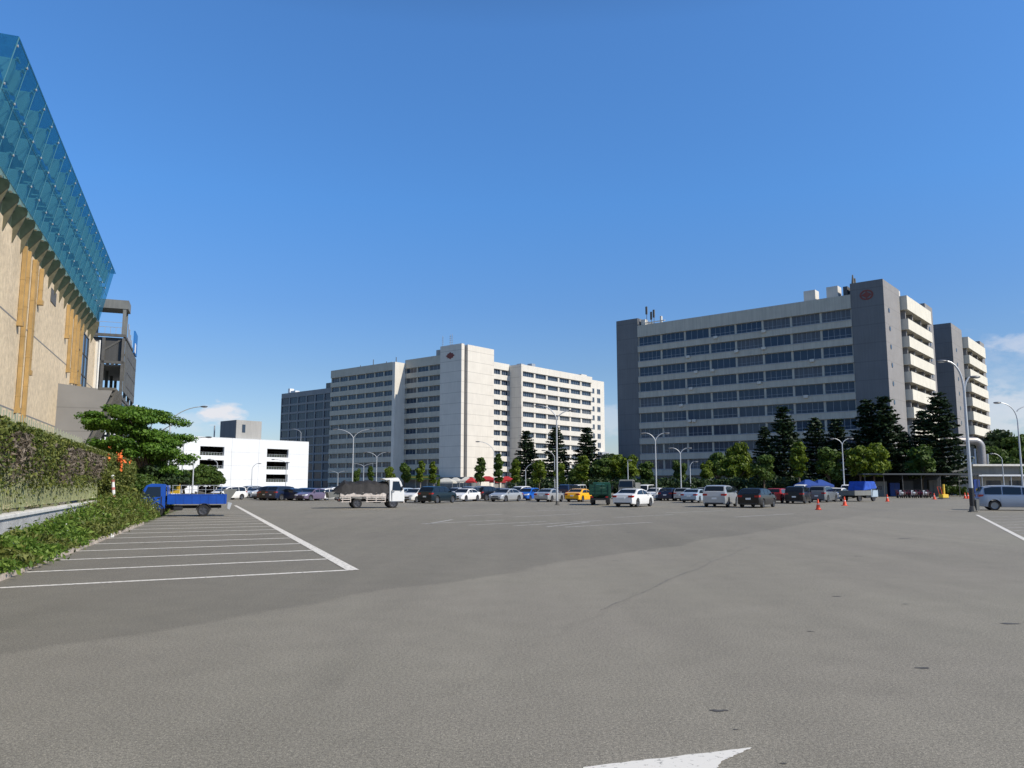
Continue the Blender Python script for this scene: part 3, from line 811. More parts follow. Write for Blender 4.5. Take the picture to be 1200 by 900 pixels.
# ================================================================== building A2 behind
C2 = HP(1114, 378, 186); C2.z = 0
A2 = empty('office_block', C2, ROT_B, 'narrow grey office block seen behind, cream balconies up its sunny side, farthest right', 'building')
S2 = Facade(A2, 'y', 0)
MB().box(-14, 0, 0, 12, 0, 40).build('corner_tower', M['tile_shaded'], A2)
MB().box(.002, .035, .02, 11.95, 0, 39.95).build('tower_lit_face', M['tile_lit'], A2)  # lighter sheet again, painted sunlight on the side face
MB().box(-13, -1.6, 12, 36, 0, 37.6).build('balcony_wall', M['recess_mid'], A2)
MB().box(-13, 0, 36, 42, 0, 40.6).build('rear_tower', M['tile_lit'], A2)
for z in [38.3 - 2.6] + [33.7 - 1.95 - 3.52 * k for k in range(8)]:
    h = 2.6 if z > 35 else 1.95
    mb = MB(); mb.box(-1.6, 1.25, 12.6, 35.4, z - .18, z); S2.box(mb, 12.6, 35.4, 1.08, 1.25, z, z + h); S2.box(mb, 12.6, 12.75, -1.6, 1.08, z, z + h); S2.box(mb, 35.25, 35.4, -1.6, 1.08, z, z + h)
    mb.build('balcony', M['balcony_cream'], A2)
for k in range(8):
    for j in range(3): S2.win(wB, 16 + j * 7.4, -1.59, 33.7 - 1.95 - 3.52 * k + .6)
for yy in (13.6, 20, 27.4, 34.4):
    mb = MB(); S2.box(mb, yy - .25, yy + .25, -1.55, .6, 0, 37.6); mb.build('pier', M['tile_lit'], A2)
for k in range(9):
    for yy in (4.2, 39.2):
        o = link_mesh('round_window', rw, A2, (.04 if yy < 10 else .004, yy, 33.9 - 3.52 * k), 0); link_mesh('window_frame', rf, o)
MB().box(-3, -1.6, 27, 29, 37.6, 39.6).build('roof_box', M['recess_dark'], A2)
MB().box(-3, -2.0, 16, 17.2, 37.6, 40).build('roof_box', M['cream_plain'], A2)

# ================================================================== building B (cream block, centre)
CB = HP(541, 402, 250); CB.z = 0
B = empty('hospital_block', CB, ROT_B, 'big cream high-rise block in the middle, tall blank corner tower with a red diamond emblem', 'building')
P0 = (CB.x, CB.y); HB = 46.5
def bq(px, py, axis, off=0):
    if axis == 'x': Pn = Vector((CB.x, CB.y, 0)) + D2 * off; q, z = RL(px, py, Pn, D1); return -q, z
    Pn = Vector((CB.x, CB.y, 0)) + E1 * off; return RL(px, py, Pn, D2)
# tower with groove
MB().box(-9.6, 0, 0, 1.3, 0, HB).box(-9.6, -1.2, 1.3, 2.9, 0, HB - .3).box(-9.6, 0, 2.9, 15.7, 0, HB).build('corner_tower', M['cream_wall'], B)
MB().box(-1.195, -1.1, 1.31, 2.89, 0, HB - .3).build('groove_shade', M['recess_mid'], B)  # darker sheet paints in the shade at the back of the groove
em = MB(); cu, cz = -5.0, 43.0
for s_ in (1.0,):
    em.prism([(cu - 1.95, -.1, cz), (cu, -.1, cz - 1.15), (cu + 1.95, -.1, cz), (cu, -.1, cz + 1.15)], (0, .095, 0))
for dx, dz in ((-.95, .45), (.95, .45), (-.95, -.45), (.95, -.45)):
    em.box(cu + dx - .3, cu + dx + .3, -.09, 0, cz + dz - .3, cz + dz + .3)
em.build('emblem', M['emblem_dim'], B)
# front middle section
pB = 3.42
def band_section(fac, u0, u1, ztop, zfirst, n_, bays, recess, span, wallm, colls, pier=.26, nm=3, zlow=0):
    """parapet, spandrels, piers; returns list of window placings"""
    bw_ = (u1 - u0) / bays
    mb = MB(); fac.box(mb, u0, u1, -recess, 0, zfirst + 1.75, ztop); mb.build('roof_parapet', wallm, B)
    res = []
    for k in range(n_):
        z = zfirst - pB * k
        mb = MB(); fac.box(mb, u0, u1, -recess, 0, z - (pB - 1.75), z); mb.build('spandrel', wallm, B)
        for j in range(bays): res.append((fac, u0 + bw_ * (j + .5), -recess + .12, z, bw_))
    for j in range(bays + 1):
        u = u0 + bw_ * j
        mb = MB(); fac.box(mb, max(u - pier, u0), min(u + pier, u1), -recess, -.35, zlow, zfirst + 1.75); mb.build('pier', wallm, B)
    return res
wins = []
FB = Facade(B, 'x', 0)
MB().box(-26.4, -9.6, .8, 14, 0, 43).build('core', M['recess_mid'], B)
wins += band_section(FB, -26.4, -9.6, 43.7, 39.0, 11, 3, .8, 1.7, M['spandrel_beige'], None)
# left wing, protruding 4.6 m
FBl = Facade(B, 'x', -4.6)
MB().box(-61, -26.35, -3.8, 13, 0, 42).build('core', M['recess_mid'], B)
MB().box(-27.6, -26.35, -4.6, -3.8, 0, 42.6).box(-26.35, -26.3, -4.6, .0, 0, 42.6).build('wing_end_wall', M['cream_plain'], B)
wins += band_section(FBl, -61, -27.6, 42.7, 38.2, 11, 7, .8, 1.7, M['spandrel_beige'], None)
# side, section after tower
SB = Facade(B, 'y', 0)
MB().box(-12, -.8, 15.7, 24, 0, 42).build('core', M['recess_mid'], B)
wins += band_section(SB, 15.7, 23.7, 42.4, 38.4, 11, 2, .8, 1.7, M['cream_plain'], None)
SBw = Facade(B, 'y', 5.25)
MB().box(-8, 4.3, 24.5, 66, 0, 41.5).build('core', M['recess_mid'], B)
MB().box(0, 5.25, 23.7, 24.5, 0, 42).build('wing_end_wall', M['cream_wall'], B)
wR = band_section(SBw, 24.5, 66, 42.0, 38.0, 11, 6, .95, 1.7, M['cream_plain'], None, .42)
# end block
MB().box(-8, 4.3, 66, 75.5, 0, 41.2).build('end_block', M['cream_plain'], B)
MB().box(1.2, 2.8, 62.5, 66, 41.5, 43).build('roof_box', M['cream_plain'], B)
SBe = Facade(B, 'y', 4.3)
wE = win_meshes(2.2, 2.0, 2, M['wood_brown'], M['window_pane'], .14)
wcache = {}
cands = [(w[0], w[1], w[2], w[3], w[4]) for w in wR + wins]
def wm(bw_, v):
    k = (round(bw_, 1), v)
    if k not in wcache:
        wcache[k] = win_meshes(bw_ - (.9 if bw_ > 6 else .56), 1.72, 3 if bw_ < 6 else 5, M['frame_grey'], M['window_pane' if v < 2 else 'window_pane_curtain'], .10, None)
    return wcache[k]
def score(w):
    p = B.matrix_basis @ Vector(w[0].pt(w[1], 0, w[3]))
    return (-w[4] if w[0].a == 'y' and w[0].b > 1 else -w[4] * .6) + (0 if w[3] > 5 else 5)
cands.sort(key=score)
for w in cands[:96]:
    w[0].win(wm(w[4], rng.choice((0, 1, 2))), w[1], w[2], w[3] + .01)
fr_, pn_ = MB(), MB()
def merge(dst, me, Mx):
    dst.add([Mx @ v.co for v in me.vertices], [tuple(p.vertices) for p in me.polygons])
for w in cands[96:]:
    ms = wm(w[4], 0)
    Mx = Matrix.Translation(w[0].pt(w[1], w[2], w[3] + .01)) @ Matrix.Rotation(0 if w[0].a == 'x' else R(90), 4, 'Z')
    merge(fr_, ms[0], Mx); merge(pn_, ms[1], Mx)
for k in range(9):
    for yy in (67.6, 71.6):
        Mx = Matrix.Translation(SBe.pt(yy, .01, 37.2 - pB * (k + .35))) @ Matrix.Rotation(R(90), 4, 'Z')
        merge(fr_, wE[0], Mx); merge(pn_, wE[1], Mx)
wo_ = fr_.build('window', M['frame_grey'], B); wo_['kind'] = 'stuff'
wp_ = pn_.build('pane', M['window_pane'], wo_); wp_['kind'] = 'stuff'
# roof things
MB().box(-13.5, -9.7, 2, 8, 43, 46.0).build('roof_box', M['concrete_grey'], B)
for u, y, h in ((-8, 3, 4.4), (-7.2, 3, 4.6), (-12, 3.5, 4.6)):
    mb = MB(); z0 = 46.3
    mb.tube([(u, y, z0 - .3), (u, y, z0 + h)], .08, 5)
    for k in range(5): mb.box(u - .5, u + .5, y - .03, y + .03, z0 + 1 + k * .7, z0 + 1.08 + k * .7)
    mb.build('roof_antenna', M['steel_galv'], B)
for u, h in ((-31, 2.2), (-36, 1.2), (-43, 2.6), (-50, 1.2)):
    MB().tube([(u, 0, 42), (u, 0, 43 + h)], .14, 5).build('roof_antenna', M['steel_dark'], B)
MB().box(-50, -46, 0, 4, 42, 43.4).build('roof_box', M['recess_mid'], B)
for y_, h in ((30, 1.2), (36, 1.9), (39, 1.0)): MB().box(-2, 0, y_, y_ + 2, 41.5, 42.3 + h).build('roof_box', M['steel_galv'], B)
# podium with shop fascia
MB().box(-9, 8, -3.5, -.01, 0, 4.0).build('podium', M['panel_grey'], B)
MB().box(-24, -9.2, -2.6, -.01, 3.4, 4.7).build('shop_fascia', mat('fascia_green', (.16, .25, .06), .6, streak=.2), B)
MB().box(-24, -9.2, -2.65, -2.61, 3.9, 4.25).build('fascia_stripe', M['cone_yellow'], B)

# far left grid block
G0 = RL(388, 452, Vector((CB.x, CB.y, 0)) + D2 * 6, D1)[0]; G1 = RL(330, 462, Vector((CB.x, CB.y, 0)) + D2 * 6, D1)[0]
Bg = empty('grid_block', Vector((CB.x, CB.y, 0)) + D2 * 6, ROT_B, 'dark grey office block with a square grid of windows behind the white car park', 'building')
FG = Facade(Bg, 'x', 0)
g0, g1 = -G0 + 1.5, -G1
HG = 38.6
MB().box(g1, g0, .35, 14, 0, HG - .6).build('core', M['recess_mid'], Bg)
gb = 6; gw = (g0 - g1) / gb
mgrid = mat('grid_concrete', (.27, .275, .28), .8, var=.08, vscale=.5, streak=.12)
mb = MB(); FG.box(mb, g1, g0, -.35, 0, HG - 2.0, HG); mb.build('roof_parapet', mgrid, Bg)
for j in range(gb + 1):
    u = g1 + gw * j; mb = MB(); FG.box(mb, max(g1, u - .28), min(g0, u + .28), -.35, .06, 0, HG - 2.003); mb.build('pier', mgrid, Bg)
wG = [win_meshes(gw - .6, 2.55, 4, M['frame_dark'], M['window_pane'], .07), win_meshes(gw - .6, 2.55, 4, M['frame_dark'], M['window_pane_curtain'], .07)]
for k in range(11):
    z = HG - 2.0 - 3.35 * (k + 1)
    mb = MB(); FG.box(mb, g1, g0, -.35, 0, z, z + .8); mb.build('spandrel', mgrid, Bg)
    for j in range(gb): FG.win(wG[rng.choice((0, 0, 0, 1))], g1 + gw * (j + .5), -.28, z + .8)
MB().box(g1 + 3, g1 + 4.2, 1, 3, HG - .6, HG + 2).box(g1 + 4.8, g1 + 8, 1, 3, HG - .6, HG + .9).build('roof_box', M['white_wall'], Bg)
MB().box(g0 - 6, g0 - 2, 1, 4, HG - .6, HG + 2.2).build('roof_box', M['panel_grey'], Bg)
MB().box(g0 - 1.9, g0 + 1, 1.2, 4, HG - .6, HG + 2.4).build('roof_box', M['white_wall'], Bg)

# ================================================================== white car park
KP = HP(362, 518, 170); KP.z = 0
Kp = empty('car_park_building', KP, ROT_B, 'white multi-storey car park with dark open decks and a grey stair tower on its roof', 'building')
SK = Facade(Kp, 'y', 0)
HK = 10.75; y0k = -46
ops = [(-24.6, -19.6), (-10.1, -5.0), (-34.5, -28.6), (-45, -37.5)]
ops.sort()
zo = [(7.25, 8.95), (4.75, 6.35), (2.2, 3.75), (0, 1.3)]
edges = [y0k]
mb = MB()
SK.box(mb, y0k, 0, -.5, 0, 8.95, HK)
prev = y0k
for a, b in ops:
    if a > prev: SK.box(mb, prev, a, -.5, 0, 0, 8.95)
    zt = 7.25
    for (z0, z1), nxt in zip(zo[:-1], zo[1:]): SK.box(mb, a, b, -.5, 0, nxt[1], z0)
    prev = b
SK.box(mb, prev, 0, -.5, 0, 0, 8.95)
mb.box(-30, -.5, -.5, 0, 0, HK).box(-30, -.5, y0k, y0k + .5, 0, HK)
mb.build('wall', M['white_wall'], Kp)
mb = MB(); mb.box(.003, .05, -18.0, -17.6, 0, HK); mb.box(.003, .05, -12.0, -11.8, 0, HK); mb.build('wall_rib', M['white_wall'], Kp)
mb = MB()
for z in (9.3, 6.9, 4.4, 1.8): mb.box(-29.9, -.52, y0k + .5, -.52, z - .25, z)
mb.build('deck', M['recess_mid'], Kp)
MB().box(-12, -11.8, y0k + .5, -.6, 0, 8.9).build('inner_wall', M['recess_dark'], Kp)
for a, b in ops:
    for z0, z1 in zo[:3]:
        mb = MB(); SK.box(mb, a + .02, b - .02, -.35, -.3, z0 + .55, z0 + .6); SK.box(mb, a + .02, b - .02, -.35, -.3, z0 + .25, z0 + .29)
        for k in range(9): SK.box(mb, a + .1 + (b - a - .3) * k / 8, a + .15 + (b - a - .3) * k / 8, -.36, -.29, z0, z0 + .6)
        mb.build('railing', M['steel_galv'], Kp)
        P, d = [], []
        for k in range(10):
            p, dd = blob_pts((-.9, a + .4 + (b - a - .8) * k / 9, z0 + .2), (.35, .4, .35), 40); P.append(p); d.append(dd)
        link_mesh('planting', leaf_mesh('planting', np.concatenate(P), .2, M['leaf_shrub'], np.concatenate(d)), Kp)
MB().box(-6.5, -.6, -16.9, -11.2, 10.2, 14.45).build('stair_tower', M['concrete_grey'], Kp)
MB().box(-6.5, -.62, -16.95, -16.91, 10.2, 14.4).build('stair_shaded_face', mat('stair_shade', (.12, .13, .14), .6, streak=.2), Kp)  # dark sheet over the left face, its shade painted as colour
MB().box(-.598, -.55, -15.6, -14.9, 12.0, 13.6).build('stair_window', M['window_pane'], Kp)
MB().box(-8, -7.8, -17.5, -17.3, 10.2, 13.6).build('roof_antenna', M['steel_galv'], Kp)

# ================================================================== left hall with glass crown
OW, QF = -12.3, 102.9
hall = empty('exhibition_hall', LW(OW, 20), math.atan2(DL.y, DL.x) - R(90), 'tall buff rough-walled hall on the left with ochre vertical ducts under a teal glass crown', 'building')
# local frame: +y along DL, +x towards the lot (NL). origin at q=20, offset OW
Q0 = 20.0
ql = lambda q: q - Q0
HW = 18.2
MB().box(-40, 0, ql(22), ql(QF), 0, HW).build('wall', M['stucco'], hall)
for z in (12.7, 6.7):
    MB().box(.0, .012, ql(22), ql(QF) - .1, z - .05, z + .05).build('wall_joint', M['recess_mid'], hall)
MB().box(-.6, .25, ql(QF) - .5, ql(QF) + .35, 0, HW).build('corner_post', M['cream_plain'], hall)
# fascia zone under the crown
MB().box(-40, -.35, ql(22), ql(QF), HW, 26.3).build('upper_wall', mat('upper_teal', (.10, .19, .23), .8, var=.1, vscale=.4), hall)
MB().box(-.34, -.1, ql(22), ql(98), HW, 20.2).build('fascia', M['fascia_olive'], hall)
pit = 2.63
ng = 19
qg0 = 46.5
TB, TT = .85, 2.1                # glass offset from wall at bottom / top
zb_, zt_ = 19.4, 25.35
for k in range(ng + 12):
    q = 98 - k * pit
    if q < 24: break
    mb = MB()
    mb.prism([(-.35, ql(q) - .07, HW - .6), (.03, ql(q) - .07, HW - .9), (.42, ql(q) - .07, HW + .2), (.75, ql(q) - .07, zb_ - .1), (.75, ql(q) - .07, zb_ + .3), (-.35, ql(q) - .07, zb_ + .5)], (0, .14, 0))
    mb.build('fin', M['fin_olive'], hall)
nP = int((98 - qg0) / pit)
gl = MB().prism([(TB, .02, zb_), (TB + .02, .02, zb_), (TT + .02, .02, zt_), (TT, .02, zt_)], (0, pit - .04, 0)).mesh('glass_panel', M['teal_glass'])
seam = MB()
for zf in (0, .5, .985):
    x = TB + (TT - TB) * zf; z = zb_ + (zt_ - zb_) * zf
    seam.box(x - .012, x + .03, .02, pit, z, z + .012)
seamm = mat('glass_edge', (.10, .25, .30), .3)
seam.prism([(TB - .03, 0, zb_), (TB + .03, 0, zb_), (TT + .03, 0, zt_), (TT - .03, 0, zt_)], (0, .045, 0))
seamme = seam.mesh('glass_joint', seamm)
# bracket: strut with a tapering light-coloured fin (drop shape), one mesh with three tiers
def bracket_mesh():
    b = MB()
    for z in (20.7, 22.7, 24.6):
        f_ = (z - zb_) / (zt_ - zb_); xo = TB + (TT - TB) * f_
        b.box(-.35, xo - .1, -.05, .05, z, z + .10)
        b.prism([(xo - .95, -.22, z - .05), (xo - .18, -.22, z - .05), (xo - .22, -.22, z - .55), (xo - .45, -.22, z - 1.35), (xo - .62, -.22, z - 1.35), (xo - .9, -.22, z - .55)], (0, .40, 0))
        b.box(xo - .12, xo - .02, -.30, .30, z + .02, z + .10)
    return b
brm = bracket_mesh().mesh('bracket', mat('bracket_pale', (.62, .66, .62), .5))
clip = MB()
for z in (20.7, 22.7, 24.9):
    f_ = (z - zb_) / (zt_ - zb_); xo = TB + (TT - TB) * f_
    clip.tube([(xo - .1, 0, z), (xo + .07, 0, z)], .07, 6)
clipme = clip.mesh('clamp', M['lamp_grey'])
for k in range(nP):
    q = qg0 + k * pit
    o = link_mesh('glass_panel', gl, hall, (0, ql(q), 0))
    link_mesh('glass_joint', seamme, o)
    if k < nP:
        link_mesh('bracket', brm, hall, (0, ql(q) + (1.3 if k == 0 else 0), 0)); link_mesh('clamp', clipme, hall, (0, ql(q) + (.15 if k == 0 else 0), 0))
# near end pane of the crown, turned away from the lot
for k in range(3):
    x1, x0 = TT - k * 2.7, TT - (k + 1) * 2.7 + .03
    sh = (TT - TB)
    yk = ql(qg0)
    mb = MB().prism([(x1 - sh, yk - .02, zb_), (x1, yk - .02, zt_), (x0, yk - .02, zt_), (x0 - sh if k else x0 - sh, yk - .02, zb_)], (0, .02, 0))
    mb.build('end_glass_panel', M['teal_glass'], hall)
MB().box(-9, TT, ql(qg0) - .02, ql(98), zt_ + .002, zt_ + .03).build('crown_top_glass', M['teal_glass'], hall)
# ducts
def duct(px, pyb, w=.34, d=.26):
    q, z = RL(px, pyb, NL * OW, DL)
    mb = MB().box(.03, .03 + d, ql(q) - w / 2, ql(q) + w / 2, z, HW - .2)
    mb.box(.0, .03 + d + .09, ql(q) - w / 2 - .09, ql(q) + w / 2 + .09, z - .35, z - .002)
    for zz in np.arange(z + .8, HW - .5, 2.1): mb.box(.0, .03 + d + .012, ql(q) - w / 2 - .012, ql(q) + w / 2 + .012, zz, zz + .07)
    mb.build('duct', M['duct_ochre'], hall)
for a in ((20, 376), (17, 478), (23.5, 500), (30.5, 434), (44, 352)): duct(*a, w=.28)
for a in ((76, 392), (77.5, 432), (82, 445), (86, 446), (90, 450)): duct(*a, w=.30)
# louvred window and small vent
w0, w1 = RL(91, 400, NL * OW, DL)[0], RL(103, 400, NL * OW, DL)[0]
mb = MB().box(.01, .04, ql(w0), ql(w1), 10.9, 17.3); mb.build('wall_window', M['window_pane'], hall)
mb = MB()
for k in range(4): mb.box(.0, .12, ql(w0) + (w1 - w0) * k / 3 - .09, ql(w0) + (w1 - w0) * k / 3 + .09, 10.8, 17.4)
for z in (10.8, 13.0, 15.2, 17.3): mb.box(.041, .10, ql(w0) + .1, ql(w1) - .1, z, z + .13)
mb.build('window_frame', M['frame_dark'], hall)
v0 = RL(60, 335, NL * OW, DL)[0]; v1 = RL(66, 340, NL * OW, DL)[0]
MB().box(.0, .05, ql(v0), ql(v1), 16.6, 17.7).build('vent', M['recess_dark'], hall)
# white downpipe at the far corner
MB().tube([(.4, ql(QF) - .3, 0), (.4, ql(QF) - .3, 18.4)], .09, 8).build('downpipe', M['white_paint'], hall)
# inverted concrete stair enclosure on the wall
qs = 79.5
prof = [(.0, 10.55), (4.35, 10.1), (1.7, 3.5), (1.55, 0), (0, 0)]
MB().prism([(x, ql(qs), z) for x, z in prof], (0, 5.2, 0)).build('stair_enclosure', mat('ramp_concrete', (.22, .215, .21), .85, var=.08, vscale=.5, joint=2.1, jcol=.82), hall)
mb = MB()
dv = Vector((1.7 - 4.35, 0, 3.5 - 10.1)); dn = Vector((.93, 0, -.37))
for k in range(5):
    y = ql(qs) + .3 + k * 1.1
    c_ = Vector((3.05, y, 6.85)) + dn * .25
    mb.obox(c_, dv * .52, (0, .16, 0), dn * .14)
for k in range(4):
    c_ = Vector((4.35, ql(qs) + 2.6, 10.1)) + dv * (.05 + .3 * k) + dn * .12
    mb.obox(c_, dv.normalized() * .10, (0, 2.6, 0), dn * .10)
mb.build('stair_louvre', M['steel_dark'], hall)
MB().box(3.2, 4.6, ql(qs) - .02, ql(qs) + 5.4, 10.12, 10.35).build('stair_cap', M['steel_dark'], hall)

# ================================================================== dark steel frame tower behind the hall
TX = HP(147, 392, 115); TX.z = 0
St = empty('steel_frame_tower', TX, math.atan2(DL.y, DL.x) - R(90), 'dark steel-framed tower with grey hoardings and a blue board beyond the hall', 'tower')
LT = 19.5
mb = MB()
for x in (-5.4, -2.8, -.2):
    for y in (.2, LT / 3, 2 * LT / 3, LT - .2): mb.box(x - .2, x + .2, y - .2, y + .2, 0, 23)
mb.build('column', M['steel_dark'], St)
mb = MB()
for z in (5.5, 9.5, 14.0, 19.2, 23.2):
    mb.box(-5.6, 0.02, 0, .35, z, z + .4); mb.box(-5.6, 0.02, LT - .35, LT, z, z + .4); mb.box(-.3, .05, .35, LT - .35, z, z + .4); mb.box(-5.6, -5.3, .35, LT - .35, z, z + .4)
mb.build('beam', M['steel_dark'], St)
MB().box(-5.5, -.1, .4, LT - .4, 18.9, 19.1).box(-5.5, -.1, .4, LT - .4, 13.7, 13.9).build('floor_deck', M['recess_mid'], St)
MB().box(-5.4, -.3, .5, .6, 19.3, 23.1).build('front_hoarding', mat('hoarding_dark', (.07, .07, .068), .7, streak=.2), St)
MB().box(.02, .15, .4, LT - .1, 15.2, 22.7).build('side_hoarding', mat('hoarding_grey', (.11, .11, .10), .7, var=.2, vscale=.6, streak=.2), St)
for z in (16.3, 18.4, 20.6): MB().box(.151, .2, 3.5, LT - .6, z, z + .5).build('hoarding_rail', M['steel_dark'], St)
mb = MB()
mb.obox((-2.8, .45, 21.2), (2.2, 0, 1.6), (0, .06, 0), (-.08, 0, .1)); mb.box(-5.2, -3.2, .4, .49, 21.0, 21.15); mb.build('brace', M['steel_dark'], St)
mb = MB()
for x in (-4.2, -.3):
    for y in (.3, 3.2): mb.box(x - .22, x + .22, y - .22, y + .22, 23.4, 28.2)
mb.box(-4.6, .2, 0, 3.7, 27.4, 28.7); mb.build('turret_frame', M['panel_grey'], St)
mb = MB()
for k in range(6): mb.box(-4.2 + k * .72, -4.15 + k * .72, .1, .14, 23.5, 24.6)
mb.box(-4.3, -.5, .08, .14, 24.55, 24.62); mb.box(-4.3, -.5, .08, .14, 25.3, 25.36); mb.build('turret_railing', M['steel_galv'], St)
for k in range(4): MB().tube([(.0, 4.5 + k * 2.0, 23.4), (.0, 4.5 + k * 2.0, 26.0 - k * .5)], .09, 6).build('mast', M['steel_galv'], St)
MB().box(.0, .25, 13.5, 18.5, 23.0, 26.6).build('blue_board', M['board_blue'], St)
MB().box(.26, .3, 13.6, 15.6, 23.1, 24.6).build('board_panel', M['white_wall'], St)
MB().box(-5.2, -.6, .6, 8, 9.9, 13.0).build('white_panel', M['white_wall'], St)
MB().box(.02, .06, 1.0, LT - 1, 4, 13.5).build('side_glazing', M['clear_pane'], St)
for y in (5, 9.5, 14): MB().box(.062, .14, y, y + .2, 2, 14).build('glazing_bar', M['steel_dark'], St)
mb = MB(); mb.tube([(.6, LT - .2, 15), (.3, LT, 2)], .16, 6); mb.build('strut', M['white_wall'], St)

# ================================================================== roadside wall, fence and creepers on the left
OF = -4.4
lowwall = empty('low_wall', LW(OF, 4), math.atan2(DL.y, DL.x) - R(90), 'low speckled granite wall with a pale coping under the green fence', 'wall')
MB().box(-.16, .12, 0, 36.5, -.05, .84).build('wall_body', M['wall_granite'], lowwall)
MB().box(-.22, .18, 0, 36.5, .842, .95).build('coping', M['wall_cap'], lowwall, bevel=.02)
mb = MB()
fence = empty('picket_fence', LW(OF, 4, .95), math.atan2(DL.y, DL.x) - R(90), 'long green metal picket fence overgrown with creepers on top of the low wall', 'fence')
rf_ = random.Random(5)
pk = MB()
for k in range(int(52 / .19)):
    y = .1 + k * .19
    pk.box(-.009, .009, y - .02, y + .02, .12, 2.28 + .02 * rf_.random())
pko = pk.build('pickets', mat('picket_olive', (.27, .29, .15), .6, var=.25, vscale=2), fence)
mb = MB(); mb.box(-.06, -.022, 0, 52, .25, .32); mb.box(-.06, -.022, 0, 52, 1.9, 1.97); mb.box(-.06, -.022, 0, 52, 1.05, 1.10); mb.build('fence_rail', M['fence_green'], fence)
for k in range(21): MB().box(-.10, -.024, k * 2.6 - .04, k * 2.6 + .04, 0, 2.2).build('fence_post', M['fence_green'], fence)
pc = MB()
for k in range(95):
    y = 4 + k * .36; pc.box(-.63, -.61, y - .05, y + .05, .6, 2.36 + .07 * (k % 2))
cf = empty('picket_fence', LW(OF - .3, 4, 1.38), math.atan2(DL.y, DL.x) - R(90), 'cream fence with flat tips showing just above the creeper hedge', 'fence')
pc.build('pickets', M['fence_cream'], cf)
MB().box(-.70, -.652, 4, 38, .8, .9).build('fence_rail', M['fence_cream'], cf)

def along(n_, qa, qb, oa, ob, za, zb, power=1):
    q = nr.uniform(qa, qb, n_); o = nr.uniform(oa, ob, n_); z = za + (zb - za) * nr.uniform(0, 1, n_) ** power
    X = NL.x * o + DL.x * q; Y = NL.y * o + DL.y * q
    return np.stack([X, Y, z], 1), q
nr = np.random.default_rng(3)
def n2(q, z, s=1.0, seed=0.0):
    return np.array([noise.noise(Vector((a * s, b * s, seed))) for a, b in zip(q, z)])
# creeper curtain: thick at the top, threads between pickets lower down
p, q = along(150000, 5, 57.5, OF - .42, OF + .26, .9, 3.30, .62)
zz = p[:, 2]
d_ = n2(q, zz, .9) * .5 + n2(q, zz, 3.1, 4.) * .5
topz = 3.12 + .14 * n2(q, q * 0, 1.4, 9.)
dens = (zz - 1.45) / 1.0 + d_ * 1.5
ofs = p[:, 0] * NL.x + p[:, 1] * NL.y
back = ofs < OF - .06
dens = np.where(back, dens + 1.0, dens - .25)
keep = (zz < topz) & (nr.uniform(0, 1, len(q)) < np.clip(dens, .015, 1) * .8)
thin = (q > 44)
keep |= thin & (zz < topz) & (nr.uniform(0, 1, len(q)) < .9)
bul = np.sin(np.clip((zz - .9) / 2.4, 0, 1) * 3.0) * .14
p[:, 0] += NL.x * bul; p[:, 1] += NL.y * bul
P1 = p[keep]; q1 = q[keep]; z1 = zz[keep]
dry = (n2(q1, z1, .55, 2.) + .35 * n2(q1, z1, 3., 7.) > .12) & (z1 > 1.7) & (z1 < 2.9) & (q1 < 40)
nn = np.tile([NL.x, NL.y, .5], (len(P1), 1))
vine = empty('creeper_hedge', LW(OF, 4), 0, 'creeper hedge hanging over the green picket fence, patches of dry brown stems', 'hedge')
base = np.array(vine.location)
link_mesh('green_foliage', leaf_mesh('green_foliage', P1[~dry] - base, .062, M['leaf_hedge'], nn[~dry], jit=.8), vine)
link_mesh('dry_foliage', leaf_mesh('dry_foliage', P1[dry] - base, .05, M['leaf_dry'], nn[dry], jit=1.2, aspect=3.2), vine)
fl = []
for (c_q, c_z, n_) in ((42.9, 2.95, 60), (43.1, 2.75, 40), (43.3, 2.5, 26), (41.5, 3.05, 8), (46, 2.9, 10), (38, 3.0, 8), (49, 2.85, 7)):
    for k in range(n_): fl.append(tuple(LW(OF + .62 + rng.uniform(-.05, .08), c_q + rng.gauss(0, .28), c_z + rng.gauss(0, .12)) - vine.location))
link_mesh('flowers', leaf_mesh('flowers', fl, .12, M['flower_orange'], np.tile([NL.x, NL.y, .4], (len(fl), 1)), jit=.5, aspect=1.2), vine)
# end mass of the hedge past the wall
P, Nn = [], []
for k in range(46):
    q_ = 40 + 17.5 * rng.random(); p_, d2_ = blob_pts(tuple(LW(OF + rng.uniform(-.4, .55), q_, rng.uniform(.5, 2.75)) - vine.location), (.5, .6, .45), 750, .5); P.append(p_); Nn.append(d2_)
link_mesh('thick_foliage', leaf_mesh('thick_foliage', np.concatenate(P), .075, M['leaf_hedge'], np.concatenate(Nn), jit=.8), vine)

